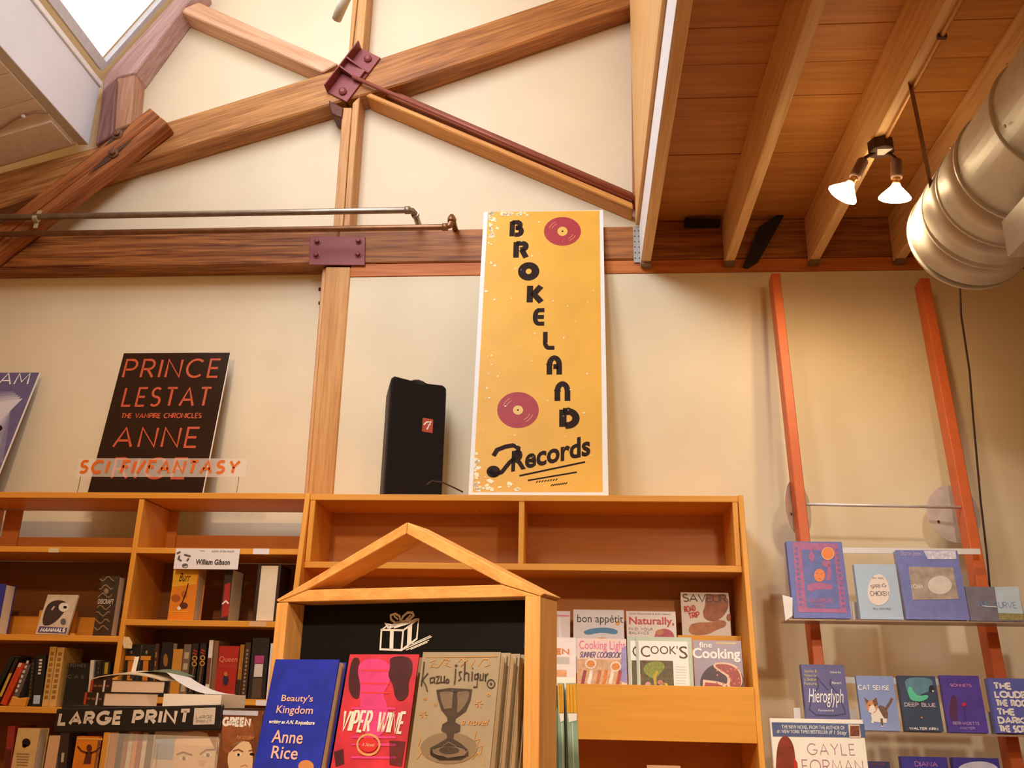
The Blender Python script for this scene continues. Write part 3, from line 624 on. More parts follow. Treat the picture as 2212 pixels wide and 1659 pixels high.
# swash of the R
P.stroke([(1108, 962), (1120, 968), (1118, 984), (1100, 1000), (1084, 1020), (1068, 1026), (1058, 1016)], 9, INK, 2); P.ell(1066, 1019, 15, 13, INK, 2); P.stroke([(1066, 985), (1074, 972), (1092, 965), (1110, 962)], 10, INK, 2)
P.stroke([(1122, 1028), (1264, 998)], 4, INK, 2); P.stroke([(1140, 1038), (1246, 1020)], 3.4, INK, 2)
for y_, x0, x1 in ((1043, 1158, 1206), (1050, 1190, 1226)):
    for i in range(8): xx = x0 + (x1 - x0) * i / 8; P.stroke([(xx, y_ - (xx - x0) * .12), (xx + 4, y_ - 4 - (xx - x0) * .12)], 2, INK, 2)
WORN_GLARE = mat((244, 226, 180), .4, var=.02)
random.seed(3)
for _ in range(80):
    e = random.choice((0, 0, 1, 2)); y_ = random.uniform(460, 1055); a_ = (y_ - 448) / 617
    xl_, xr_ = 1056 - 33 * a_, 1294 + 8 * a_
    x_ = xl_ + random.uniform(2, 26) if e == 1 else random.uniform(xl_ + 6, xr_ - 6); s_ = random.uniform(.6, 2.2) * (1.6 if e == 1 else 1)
    P.poly([(x_ + s_ * random.uniform(.5, 1.6) * math.cos(a * 1.05), y_ + s_ * random.uniform(.5, 1.3) * math.sin(a * 1.05)) for a in range(6)], WORN_GLARE, 3, 'worn_glare_spot')
for x0, y0, x1, y1 in ((1056, 460, 1150, 466), (1056, 460, 1066, 520), (1024, 1040, 1120, 1062), (1024, 980, 1034, 1060)):  # bottom-left patches paint a light reflection, the top-left ones are wear
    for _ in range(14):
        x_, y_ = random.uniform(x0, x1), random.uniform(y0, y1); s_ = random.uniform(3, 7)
        P.poly([(max(x_ + s_ * random.uniform(.6, 1.5) * math.cos(a * .9), 1024 if y0 > 900 else 1056), min(y_ + s_ * random.uniform(.4, 1) * math.sin(a * .9), 1062)) for a in range(7)], WORN_GLARE, 3, 'worn_glare_spot')
P.done()
# black speaker
PSI = R(33.6); base = un(829, 1061, Y=3.83); base.z = ztop
U = Vector((math.cos(PSI), math.sin(PSI), 0)); N = Vector((math.sin(PSI), -math.cos(PSI), 0)); Vz = Vector((0, 0, 1))
f0 = Frame(base, U, Vz, N, 1, 1); wS = f0.uv(958, 1060)[0]; hL = f0.uv(831, 805)[1]; hR = f0.uv(953, 830)[1]; hS = (hL + hR) / 2
fr = Frame(base, U, Vz, N, wS, hS)
t = thing('loudspeaker', 'black loudspeaker with a red and white badge on the bookcase top', 'speaker', fr.P(wS / 2, 0, -.07))
BLK = mat((24, 16, 13), .7, var=.15, scale=200, spec=.2); SIDE = mat((60, 48, 40), .6, var=.1, scale=90)
D_ = .15; tp = .04
prof = [(0, 0), (0, hS * .93), (.006, hS * .975), (.02, hS), (wS * .36, hS - .006), (wS * .42, hS + .002), (wS * .5, hS + .006), (wS * .58, hS + .002), (wS * .64, hS - .006), (wS - .02, hS), (wS - .006, hS * .975), (wS, hS * .93), (wS, 0)]
b = MB(); n = len(prof); fv = [fr.P(u, v, -.012) for u, v in prof]; bv = [fr.P(tp + u * (wS - 2 * tp) / wS, .0 + v * .96, -D_) for u, v in prof]
i = 0; b.v = fv + bv; b.f = [tuple(range(n))[::1], tuple(range(2 * n - 1, n - 1, -1))] + [((k + 1) % n, k, n + k, n + (k + 1) % n) for k in range(n)]
b.build('cabinet', SIDE, t, bevel=.003)
b = MB(); m_ = .008; b.prism([fr.P(min(max(u, m_), wS - m_), max(min(v - m_ * .6, hS - m_), m_), 0) for u, v in prof], -N * .0115); b.build('grille', BLK, t, bevel=.003)
P = Print(fr, t); P.rect(912, 904, 935, 934, mat((176, 58, 30), .4), 1, 'badge'); P.stroke([(915, 918), (921, 912), (931, 911), (926, 919), (922, 928)], 2.8, WHITE, 2, 'badge'); P.stroke([(925, 920), (930, 917)], 2, WHITE, 2, 'badge')
P.done()
MB().prism([fr.P(wS * .4, hS - .024, .001), fr.P(wS * .6, hS - .024, .001), fr.P(wS * .58, hS - .012, .001), fr.P(wS * .42, hS - .012, .001)], -N * .002).build('handle_recess', mat((10, 8, 8), .7, var=0), t)
cpts = [un(919, 1050, Y=3.80), un(926, 1044, Y=3.80), un(933, 1039, Y=3.81), un(956, 1042, Y=3.82), un(980, 1053, Y=3.83), un(1000, 1063, Y=3.84)]
MB().tube(cpts, .0035, 8).build('speaker_cable', mat((60, 34, 22), .5), None, label='dark cable with a metal tip lying in front of the speaker foot', cat='cable', smooth=True)
# Prince Lestat poster board
t, P, fr = slab('book_poster', 'black poster board with thin orange-red capitals leaning on the wall', (267, 738), (495, 745), (440, 1063), (193, 1063), 4.03, mat((40, 22, 14), .16, var=.05, spec=.7), T=.006, lean=R(9), cat='poster', z=ztop)
PR = mat((196, 84, 50), .4, var=0)
for s_, x0, y0, x1, y1 in (('PRINCE', 268, 775, 476, 817), ('LESTAT', 266, 836, 456, 879), ('ANNE', 247, 922, 430, 968), ('RICE', 244, 988, 405, 1036)): P.text(s_, x0, y0, x1, y1, PR, thick=.11, gap=.34)
P.text('THE VAMPIRE CHRONICLES', 262, 892, 436, 904, PR, thick=.17, gap=.25)
MB().fbox(fr, fr.w, fr.w + .003, 0, fr.h, -.008, 0).build('white_edge', WHITE, t); P.done()
# poster at the left edge
t, P, fr = slab('book_poster', 'grey-violet poster cut by the left picture edge, letters AM visible', (-150, 790), (88, 792), (-24, 1063), (-260, 1063), 3.98, mat((104, 94, 128), .4, var=.1), T=.006, lean=R(16), cat='poster', z=ztop)
for i in range(5): P.poly([(-90 + i * 20, 850 + i * 5), (30 + i * 5, 845 + i * 4), (6 - i * 14, 1000 - i * 10), (-140 + i * 16, 1010 - i * 8)], mat((130 + i * 20, 124 + i * 20, 150 + i * 15), .4, var=.05), i, 'printed_picture')
P.text('AM', 0, 806, 66, 832, WHITE, thick=.11, gap=.25, lay=6); P.ell(-8, 925, 14, 8, INK, 6); MB().fbox(fr, fr.w, fr.w + .003, 0, fr.h, -.008, 0).build('white_edge', WHITE, t); P.done()
# translucent SCI FI/FANTASY strip with clips
CLR = mat((240, 228, 214), .3, var=0, alpha=.32, name='clear_strip')
t = thing('section_sign', 'clear plastic strip with orange letters SCI FI/FANTASY on two feet', 'sign', un(350, 1063, Y=3.87))
fr = frame_px((167, 989), (534, 991), (531, 1032), (166, 1028), 3.87)
MB().fbox(fr, 0, fr.w, 0, fr.h, -.003, 0).build('strip', CLR, t); P = Print(fr, t)
P.text('SCI FI/FANTASY', 170, 993, 520, 1024, mat((222, 104, 20), .5, var=0), thick=.2, slant=.12, gap=.4); P.done()
for px, pf in ((174, 167), (516, 511)):
    foot = un(pf, 1061, Y=3.86); foot.z = ztop; top = un(px, 1030, Y=3.866)
    MB().lathe([(.022, 0), (.021, .004), (.01, .01), (.003, .014)], foot, (0, 0, 1), 16).build('foot', mat((70, 50, 46), .4, metal=.4), t, smooth=True)
    MB().tube([foot + Vector((0, 0, .012)), foot.lerp(top, .5) + Vector((.001, 0, 0)), top], .0015, 6).build('wire', mat((120, 80, 60), .4, metal=.5), t)

# ================================================================== BOOKS IN THE LEFT BOOKCASE
zR1, zR2, zL2, zL3 = shR[1] + .0005, shR[2] + .0005, shL[1] + .0005, shL[2] + .0005
t, P, fr = slab('name_card', 'white handwritten name card hanging over the shelf edge above the orange book', (378, 1184), (517, 1186), (515, 1230), (377, 1229), 3.792, mat((236, 232, 234), .6, var=.01), T=.0015, cat='card')
gy = mat((96, 88, 88), .6, var=0)
P.font('William Gibson', 423, 1208, 497, 1220, mat((60, 54, 54), .6, var=0), bold=.03); P.font('Author', 432, 1188, 443, 1191, gy); P.font('author of the month', 458, 1188, 506, 1193, gy)
for a, c in (((382, 1196), (390, 1192)), ((384, 1206), (392, 1212)), ((398, 1198), (412, 1202)), ((404, 1212), (408, 1206)), ((394, 1222), (404, 1220)), ((388, 1200), (386, 1206))): P.stroke([a, c], 4, gy, 1)
P.ring(400, 1222, 6, 4, 1.5, gy); P.done()
OR = mat((224, 128, 20), .5, var=.08, scale=12)
t, P, fr = facebook('book', 'yellow-orange faced book with a winged flower emblem under the signed card', (382, 1221), (434, 1222), (415, 1340), (357, 1338), 3.83, OR, T=.08, z=zR1)
YY = mat((236, 176, 36), .5); P.poly([(375, 1232), (430, 1228), (424, 1262), (372, 1268)], YY, 0); P.stroke([(407, 1260), (402, 1280), (392, 1306)], 2.2, INK); P.ell(397, 1308, 9, 7, mat((90, 34, 14), .5), 2); P.ell(380, 1292, 10, 8, mat((168, 84, 22), .5), 1); P.ell(398, 1284, 6, 8, mat((176, 90, 24), .5), 1); P.ell(387, 1314, 4, 4, WHITE, 3)
P.font('Burr', 388, 1238, 412, 1256, INK, slant=.3); P.stroke([(366, 1321), (404, 1321)], 1.5, YY); P.done()
DK = mat((44, 22, 18), .5, var=.2, scale=40)
t, P, fr = facebook('book', 'dark red thick book showing its broad white page edge, middle of the top row', (486, 1226), (502, 1224), (494, 1338), (476, 1338), 3.83, DK, T=.14, z=zR1)
P.poly([(486, 1262), (498, 1258), (494, 1330), (478, 1334)], mat((166, 34, 28), .5), 1); P.stroke([(480, 1305), (488, 1298), (494, 1304)], 3, WHITE, 2); P.done()
def foreedge(name, label, TL, TR, BR, BL, Yb, cm, D=.15, bd=.008, z=None, group=None):
    fr = frame_px(TL, TR, BR, BL, Yb, z=z); t = thing(name, label, 'book', fr.P(fr.w / 2, 0, -D / 2), group)
    b = MB(); b.fbox(fr, 0, bd, 0, fr.h, -D, 0); b.fbox(fr, fr.w - bd, fr.w, 0, fr.h, -D, 0); b.fbox(fr, bd, fr.w - bd, 0, fr.h, -D, -D + bd); b.build('cover', cm, t, bevel=.001)
    MB().fbox(fr, bd, fr.w - bd, .004, fr.h - .004, -D + bd, -.006).build('page_block', PAGE, t); return t
foreedge('book', 'dark thick book turned with its white pages outwards, right end of the row', (556, 1214), (607, 1216), (598, 1338), (548, 1338), 3.83, DK, .14, .013, z=zR1)
# left bay top row
t, P, fr = facebook('book', 'blue book cut by the left picture edge with cream page edge', (-40, 1262), (12, 1263), (-6, 1371), (-60, 1371), 3.83, mat((56, 52, 150), .5), T=.075, z=zL2); P.done()
MAM = mat((206, 186, 160), .5, var=.12, scale=30)
t, P, fr = facebook('book', 'small pale book with a dark furry animal head leaning back on a wooden stand', (101, 1284), (170, 1287), (143, 1372), (79, 1370), 3.835, MAM, T=.01, lean=R(14), z=zL2 + .001)
DB = mat((58, 34, 22), .6, var=.3, scale=60)
P.poly([(96, 1320), (106, 1302), (122, 1296), (140, 1298), (146, 1308), (138, 1324), (124, 1340), (106, 1352), (90, 1350)], DB, 1); P.ell(138, 1312, 11, 10, mat((226, 214, 198), .5), 2); P.ell(141, 1312, 4, 3, INK, 3); P.stroke([(112, 1318), (118, 1310)], 4, mat((200, 170, 140), .5), 2); P.ell(137, 1343, 6, 7, gy, 2)
P.poly([(86, 1353), (146, 1356), (143, 1369), (81, 1366)], mat((88, 70, 110), .5), 2, 'printed_panel'); P.text('MAMMALS', 87, 1356, 142, 1366, WHITE, thick=.24, slant=.1, gap=.3, lay=3); P.done()
st = un(125, 1372, Y=3.88); t2 = thing('book_stand', 'little wooden stand block behind the pale book with the animal head', 'stand', (st.x, 3.9, zL2)); hb = zp(150, 1320, 3.93) - zL2
b = MB(); b.box(xp(85, 1340, 3.92), xp(160, 1340, 3.92), 3.91, 3.94, zL2, zL2 + hb); b.build('upright', bwX, t2); b = MB(); b.box(xp(90, 1370, 3.87), xp(160, 1370, 3.87), 3.875, 3.91, zL2, zL2 + .012); b.build('base', bwX, t2)
MB().box(xb + .03, xa0 - .002, 3.99, 4.005, zL2, zp(60, 1332, 4.0)).build('shelf_riser', bwX, None, label='low wooden riser board at the back of the shelf with the animal book', cat='board')
MINE = mat((60, 42, 28), .45, var=.35, scale=50); TAN = mat((150, 120, 84), .5)
t, P, fr = facebook('book', 'dark ornate book with carved-looking wavy cover at the right of its bay', (221, 1240), (257, 1243), (240, 1372), (200, 1370), 3.83, MINE, T=.06, z=zL2)
for i, yy in enumerate((1250, 1268, 1286, 1312, 1326, 1342, 1356)): P.stroke([(216 - i * 2 + q * 5, yy + 5 * math.sin(q * 1.3 + i)) for q in range(7)], 2, TAN, 1)
P.font('DISCRAFT', 212, 1294, 246, 1305, mat((206, 190, 164), .5), bold=.03); P.ell(230, 1277, 5, 6, TAN, 2); P.done()

# rows of spines
def spine(lab, tl, tr, yt, bl, br, yb, Yb, rgb, z, grp, deco=None, D=.15):
    t, P, fr = spinebook(lab, (tl, yt), (tr, yt), (br, yb), (bl, yb), Yb, mat(rgb, .5, var=.1, scale=40), D, grp, z)
    if deco: deco(P, tl, tr, yt, bl, br, yb)
    P.done(); return t
def band(rgb, a=.1, c=.3, w=.6):
    def f(P, tl, tr, yt, bl, br, yb):
        m = mat(rgb, .5)
        L = lambda s, q: (tl + (bl - tl) * s + ((tr - tl) + ((br - bl) - (tr - tl)) * s) * q, yt + (yb - yt) * s)
        P.poly([L(a, .5 - w / 2), L(a, .5 + w / 2), L(c, .5 + w / 2), L(c, .5 - w / 2)], m, 1, 'spine_title')
    return f
def dashes(rgb, n=8, a=.08, c=.9, w=.4, th=2):
    def f(P, tl, tr, yt, bl, br, yb):
        m = mat(rgb, .5)
        for i in range(n):
            s = a + (c - a) * i / n; e = s + (c - a) / n * .6
            x0, x1 = tl + (bl - tl) * s, tr + (br - tr) * s; xm_ = (x0 + x1) / 2; xe = (tl + (bl - tl) * e + tr + (br - tr) * e) / 2
            P.stroke([(xm_, yt + (yb - yt) * s), (xe, yt + (yb - yt) * e)], max((x1 - x0) * w, 1.2), m, 1, 'spine_title')
    return f
def both(*fs):
    def f(*a):
        for g in fs: g(*a)
    return f
G1 = 'spines on the lower left shelf'; Y_ = 3.83
spine('black book leaning far left at the picture edge, first of the tilted spines', 22, 32, 1420, -32, -20, 1525, Y_, (24, 18, 18), zL3, G1)
spine('narrow leaning book with a yellow lower label beside the orange one', 33, 40, 1424, -12, -4, 1525, Y_, (40, 26, 22), zL3, G1, band((206, 160, 50), .3, .8, .8))
spine('leaning red-orange book with a plain spine', 42, 56, 1423, 2, 14, 1512, Y_, (196, 62, 22), zL3, G1, band((230, 190, 150), .1, .2, .5))
spine('leaning grey book with white lettering down its spine', 57, 70, 1420, 24, 36, 1508, Y_ + .01, (92, 84, 84), zL3, G1, dashes((216, 206, 200), 7))
spine('black book with thin gold dotted spine beside the grey leaning book', 68, 77, 1424, 58, 66, 1526, Y_, (22, 16, 16), zL3, G1, dashes((120, 90, 50), 10, w=.2))
spine('black book with white letters and a pale blue foot on its spine', 79, 100, 1415, 68, 88, 1526, Y_, (26, 20, 22), zL3, G1, both(dashes((220, 214, 204), 5, .08, .4, .3), band((170, 190, 214), .78, .95, .7)))
spine('tall cream patterned spine, left one of the cream pair', 108, 122, 1398, 90, 104, 1527, Y_, (202, 160, 88), zL3, G1, dashes((150, 104, 44), 9, w=.5))
spine('tall cream patterned spine, right one of the cream pair', 124, 140, 1399, 105, 120, 1527, Y_, (206, 166, 96), zL3, G1, dashes((150, 104, 44), 9, w=.5))
t, P, fr = facebook('book', 'black face-out book behind the magazine pile with pale capitals', (148, 1424), (194, 1426), (186, 1520), (138, 1520), 3.85, BLACK, T=.04, z=zL3)
P.text('ROTHES', 152, 1433, 186, 1441, gy, thick=.2, gap=.4); P.text('CAS', 146, 1458, 182, 1466, gy, thick=.2, gap=.5); P.done()
spine('thin white spine between the black face-out book and the black pair', 197, 205, 1418, 189, 197, 1520, Y_, (206, 200, 190), zL3, G1)
spine('black spine right of the thin white one', 208, 222, 1420, 200, 213, 1520, Y_, (26, 18, 18), zL3, G1, dashes((80, 70, 62), 4, .1, .5, .2))
spine('black spine against the divider with a yellow mark', 223, 241, 1421, 214, 231, 1520, Y_, (30, 22, 18), zL3, G1, band((176, 150, 30), .1, .35, .4))
e = un(35, 1527, Y=3.815); b = MB(); b.prism([(e.x - .03, 3.806, zL3), (e.x + .04, 3.806, zL3), (e.x + .045, 3.806, zL3 + .035), (e.x + .005, 3.806, zL3 + .03), (e.x - .02, 3.806, zL3 + .038)], (0, .02, 0)); b.build('book_end', bwX, None, label='small wooden book end block at the foot of the leaning books', cat='book end', bevel=.002)
G2 = 'spines on the lower right shelf of the left bookcase'
for nm, x0 in (('left', 0), ('right', 33)):
    t, P, fr = facebook('book', 'black book with a big orange letter T, ' + nm + ' of the two', (271 + x0, 1402), (299 + x0, 1402), (291 + x0 * .95, 1515), (262 + x0 * .95, 1515), 3.83, BLACK, T=.05, z=zR2)
    P.rect(271 + x0, 1417, 293 + x0, 1426, mat((214, 140, 42), .5), 1, 'lettering'); P.poly([(277 + x0, 1427), (288 + x0, 1427), (284 + x0, 1500), (272 + x0, 1500)], mat((196, 118, 26), .5), 1, 'lettering'); P.ell(284 + x0, 1409, 2.5, 4, TAN, 1); P.done()
spine('brown patterned narrow spine right of the letter T books', 334, 343, 1400, 326, 334, 1515, Y_, (70, 34, 26), zR2, G2, dashes((150, 110, 50), 5, w=.3))
t, P, fr = facebook('book', 'black book with a golden figure on its face behind the curled paper', (347, 1393), (372, 1394), (361, 1512), (338, 1512), 3.84, BLACK, T=.05, z=zR2); P.ell(358, 1426, 5, 14, mat((150, 100, 40), .5)); P.done()
spine('tan yellow spine below shelf middle, shorter than its neighbours', 374, 394, 1411, 364, 384, 1515, Y_, (196, 134, 46), zR2, G2)
spine('grey spine with a silver ornament next to the chain spines', 397, 413, 1400, 385, 400, 1515, Y_, (112, 92, 80), zR2, G2, dashes((180, 160, 130), 4, w=.6))
def chain(P, tl, tr, yt, bl, br, yb):
    m = mat((214, 96, 34), .5); m2 = mat((206, 150, 60), .5)
    for i in range(2): P.stroke([(tl + 3 - i, yt + 6 + i * 6), (tr - 3 - i, yt + 10 + i * 6)], 3, mat((170, 40, 24), .5), 1)
    for i in range(2): P.ring((tl + tr) / 2 - 1 - i, yt + 24 + i * 12, 4.5, 4.5, 2, m2, 1, 'spine_title')
    P.stroke([((tl + tr) / 2 - 3, yt + 42), ((bl + br) / 2 + 2, yb - 20)], 3, mat((110, 80, 60), .5), 1)
spine('black spine with red marks and gold rings, left of the ringed pair', 415, 429, 1398, 402, 415, 1515, Y_, (26, 14, 12), zR2, G2, chain)
spine('black spine with red marks and gold rings, right of the ringed pair', 432, 446, 1397, 419, 432, 1515, Y_, (26, 14, 12), zR2, G2, chain)
spine('brown and white spine just left of the bright red face-out book', 452, 460, 1390, 440, 449, 1515, Y_, (224, 214, 196), zR2, G2, band((110, 64, 40), .25, .7, .9), D=.1)
spine('dull brown spine touching the left edge of the bright red face-out book', 463, 473, 1391, 453, 462, 1515, Y_ + .002, (134, 88, 58), zR2, G2)
QR = mat((172, 34, 26), .45, var=.08)
t, P, fr = facebook('book', 'bright red face-out book with a small dark emblem on the lower shelf', (475, 1397), (517, 1399), (505, 1512), (461, 1510), 3.83, QR, T=.04, z=zR2)
P.font('Queen', 474, 1418, 513, 1432, mat((230, 140, 100), .5)); P.font('of Tearling', 474, 1436, 510, 1443, mat((200, 90, 60), .5)); P.poly([(486, 1455), (494, 1463), (494, 1475), (487, 1483), (481, 1475), (482, 1464)], mat((40, 30, 70), .4), 1); P.ell(488, 1456, 4, 5, mat((190, 120, 40), .5), 2); P.done()
spine('yellow-brown spine right of the bright red face-out book', 519, 528, 1398, 508, 516, 1515, Y_ + .003, (166, 108, 30), zR2, G2, band((40, 26, 20), .6, .98, .95))
spine('dark twisted-pattern spine between yellow-brown and tall black books', 530, 542, 1393, 518, 530, 1515, Y_, (56, 36, 30), zR2, G2, dashes((150, 120, 80), 12, w=.35))
t = spine('tall black book with pink and white picture spine near the post', 546, 582, 1383, 534, 571, 1515, Y_, (26, 14, 14), zR2, G2, both(band((170, 60, 120), .25, .38, .55), band((214, 206, 200), .39, .6, .5), band((80, 60, 46), .62, .95, .55)))
spine('white spine squeezed against the house-shaped display', 585, 592, 1394, 574, 582, 1515, Y_, (224, 216, 206), zR2, G2)
# lowest visible rows, left
zL4 = shL[3]; G3 = 'books on the lowest visible shelf'
spine('dull red spine at the lower left picture corner', 16, 32, 1575, 2, 17, 1720, Y_, (150, 44, 36), zL4, G3, band((90, 30, 24), .3, .6, .8))
CR = mat((212, 176, 116), .5, var=.12, scale=30)
t, P, fr = facebook('book', 'cream book face with a black oval portrait at the lower left', (38, 1576), (83, 1577), (66, 1720), (14, 1718), 3.82, CR, T=.07, z=zL4)
P.ell(57, 1604, 9, 9, INK); P.ell(53, 1611, 5, 4, INK); 
for i in range(5): P.stroke([(36, 1628 + i * 6), (64 - i, 1629 + i * 6)], 2, TAN)
P.done()
t, P, fr = facebook('book', 'tan book face right of the cream portrait book', (101, 1592), (124, 1592), (116, 1720), (90, 1720), 3.83, mat((214, 168, 124), .5, var=.08), T=.03, z=zL4); P.done()
t, P, fr = facebook('book', 'orange book face with a silhouette of raised arms', (166, 1592), (214, 1592), (192, 1720), (146, 1720), 3.83, OR, T=.03, z=zL4)
SIL = mat((92, 34, 18), .5)
P.ell(193, 1616, 6, 8, SIL, 2); P.poly([(187, 1624), (199, 1624), (196, 1650), (180, 1650)], SIL, 2); P.stroke([(189, 1627), (176, 1622), (168, 1612)], 3.5, SIL, 2); P.stroke([(196, 1627), (208, 1622), (217, 1614)], 3.5, SIL, 2); P.rect(168, 1594, 222, 1598, mat((236, 176, 80), .5), 1); P.done()
spine('dark brown spine between the tan and orange book faces', 130, 150, 1586, 119, 137, 1720, Y_, (54, 38, 32), zL4, G3, band((190, 180, 160), .3, .45, .3))
# ================================================================== MAGAZINES IN THE POCKET
def mag(lab, TL, TR, BR, BL, Yb, rgb, lean=7, T=.006, z=None, grp='cooking magazines'):
    return facebook('magazine', lab, TL, TR, BR, BL, Yb, mat(rgb, .35, var=.05, scale=30), T=T, lean=R(lean), cat='magazine', group=grp, hard=.0006, z=((zu if Yb > 3.9 else zf) + .001) if Yb < 3.96 else None)
GREY = mat((120, 110, 110), .5, var=0); PINK = mat((226, 110, 160), .5, var=0); ORG = mat((222, 120, 30), .5, var=0); REDT = mat((200, 60, 50), .5, var=0)
YU, YD = 3.945, 3.75
t, P, fr = mag('pale magazine half hidden by the wooden display, back row', (1150, 1323), (1231, 1325), (1232, 1458), (1150, 1457), YU, (222, 208, 206))
P.poly([(1200, 1328), (1230, 1329), (1229, 1332), (1200, 1331)], PINK); P.poly([(1206, 1334), (1211, 1334), (1214, 1380), (1208, 1380)], WHITE, 2); P.done()
t, P, fr = mag('magazine with a blue curved banner, second in the back row', (1239, 1319), (1348, 1320), (1350, 1458), (1238, 1457), YU, (216, 208, 210))
P.font('bon appétit', 1247, 1328, 1346, 1350, mat((54, 42, 40), .5, var=0)); P.poly([(1258, 1362), (1300, 1354), (1336, 1360), (1332, 1372), (1300, 1365), (1266, 1373)], mat((70, 130, 170), .5, var=.3, scale=200)); P.ell(1334, 1346, 5, 5, mat((232, 160, 40), .5, var=0)); P.poly([(1278, 1382), (1300, 1376), (1322, 1382), (1318, 1392), (1282, 1392)], mat((222, 160, 110), .5)); P.done()
t, P, fr = mag('magazine with red serif title and pink mound, back row', (1355, 1321), (1461, 1324), (1464, 1460), (1354, 1458), YU, (224, 206, 196))
P.font('Naturally,', 1359, 1333, 1456, 1354, REDT, bold=.02); P.text('FIND YOUR', 1359, 1356, 1410, 1362, GREY, gap=.3); P.text('BALANCE', 1359, 1364, 1402, 1370, GREY, gap=.3)
P.ell(1435, 1378, 22, 20, mat((190, 80, 96), .5, var=.2)); P.ell(1425, 1366, 9, 6, mat((200, 130, 70), .5, var=.2), 2); P.font('NOW FRESHNESS & EASY MEALS', 1359, 1325, 1448, 1328, GREY); P.done()
t, P, fr = mag('magazine with fried chicken on its cover, standing highest at right', (1470, 1279), (1575, 1281), (1582, 1420), (1476, 1418), 3.97, (206, 184, 166), lean=5)
CH = mat((158, 84, 38), .5, var=.3, scale=40); CH2 = mat((176, 104, 52), .5, var=.25, scale=40)
P.poly([(1522, 1284), (1570, 1284), (1576, 1310), (1560, 1336), (1538, 1344), (1520, 1336), (1518, 1320), (1524, 1308)], CH); P.poly([(1488, 1350), (1508, 1344), (1534, 1345), (1552, 1338), (1570, 1342), (1568, 1354), (1548, 1360), (1528, 1372), (1488, 1372)], CH2); P.ell(1574, 1334, 5, 8, CH)
P.text('SAVEUR', 1474, 1283, 1570, 1301, mat((92, 52, 34), .5, var=0), thick=.15, gap=.12); P.text('ROAD', 1477, 1308, 1503, 1322, REDT, thick=.2, rot=8); P.text('TRIP', 1486, 1322, 1512, 1336, REDT, thick=.2, rot=10); P.done()
MB().box(xp(1464, 1380, 3.925), xr0 - .001, 3.916, 3.93, zu, zp(1530, 1373, 3.92)).build('magazine_lip', bwX, bB)
MB().box(xp(1464, 1380, 3.94), xr0 - .001, 3.93, BK - .013, zu, zp(1530, 1419, 3.97)).build('riser_block', bwX, bB)
t, P, fr = mag('white magazine with big orange letters beside the house display, front row', (1150, 1381), (1245, 1383), (1243, 1527), (1148, 1526), YD, (232, 220, 216))
P.text('TEN', 1186, 1400, 1230, 1414, ORG, thick=.28, gap=.2); P.rect(1202, 1419, 1230, 1434, mat((196, 186, 176), .5)); P.rect(1200, 1447, 1224, 1462, mat((226, 160, 110), .5, var=.3)); P.done()
t, P, fr = mag('magazine with pink title and bowls of food on its cover, front row', (1248, 1383), (1352, 1386), (1357, 1529), (1246, 1528), YD, (226, 200, 190))
P.font('Cooking Light', 1251, 1384, 1351, 1408, PINK); P.text('SUMMER COOKBOOK', 1251, 1408, 1343, 1421, mat((96, 70, 130), .5, var=0), thick=.12, slant=.25)
P.rect(1247, 1424, 1342, 1477, mat((206, 160, 120), .5, var=.2, scale=60), 1)
for cx, cy, r_, c in ((1276, 1434, 12, (226, 214, 204)), (1330, 1440, 12, (226, 214, 204))): P.ell(cx, cy, r_, r_ * .9, mat(c, .5), 2); P.ell(cx, cy, r_ * .75, r_ * .65, mat((214, 130, 50), .5, var=.3, scale=150), 3)
for i, (x, c) in enumerate(((1258, (150, 50, 60)), (1272, (236, 226, 214)), (1290, (190, 110, 50)), (1304, (214, 120, 40)), (1318, (236, 222, 200)), (1334, (180, 60, 30)))): P.stroke([(x, 1478), (x + 6, 1448)], 7, mat(c, .5, var=.25, scale=100), 3)
P.poly([(1343, 1400), (1353, 1395), (1355, 1476), (1338, 1470)], mat((150, 140, 190), .5, var=.2), 1); P.done()
SAGE = (176, 186, 168)
for nm, x0, lab in (('back', -18, "rear copy of the sage bordered magazine, mostly covered by its twin"), ('front', 0, "sage bordered magazine in front of its twin, vegetables on the cover")):
    t, P, fr = mag(lab, (1374 + x0, 1378), (1495 + x0, 1381), (1500 + x0, 1530), (1377 + x0, 1529), YD - (0 if x0 else .008), SAGE)
    P.rect(1381 + x0, 1385, 1488 + x0, 1500, mat((236, 228, 220), .4, var=0), 0, 'printed_panel')
    c = mat((84, 56, 40), .5, var=0); P.font("C", 1384 + x0, 1395, 1404 + x0, 1419, c); P.font("OOK'", 1405 + x0, 1395, 1464 + x0, 1413, c); P.font("S", 1467 + x0, 1396, 1485 + x0, 1423, c)
    P.rect(1383 + x0, 1427, 1455 + x0, 1492, mat((96, 78, 48), .5, var=.35, scale=60), 1)
    if not x0:
        P.poly([(1388, 1450), (1394, 1434), (1412, 1428), (1432, 1430), (1438, 1442), (1424, 1456), (1416, 1470), (1402, 1462)], mat((132, 138, 52), .5, var=.3, scale=120), 2)
        P.stroke([(1416, 1480), (1414, 1462), (1420, 1450)], 6, mat((190, 160, 40), .5), 3)
        for cx, cy, c_ in ((1400, 1478, (212, 150, 140)), (1426, 1474, (200, 120, 100)), (1437, 1480, (206, 170, 50)), (1431, 1480, (210, 150, 130))): P.ell(cx, cy, 6, 5, mat(c_, .5), 3)
        for i in range(7): P.stroke([(1459, 1440 + i * 6), (1482, 1441 + i * 6)], 1, mat((206, 180, 170), .5, var=0), 1)
    P.done()
t, P, fr = mag('greyish violet magazine with a red berry tart, right end of front row', (1497, 1384), (1599, 1387), (1613, 1531), (1503, 1530), YD, (150, 132, 150))
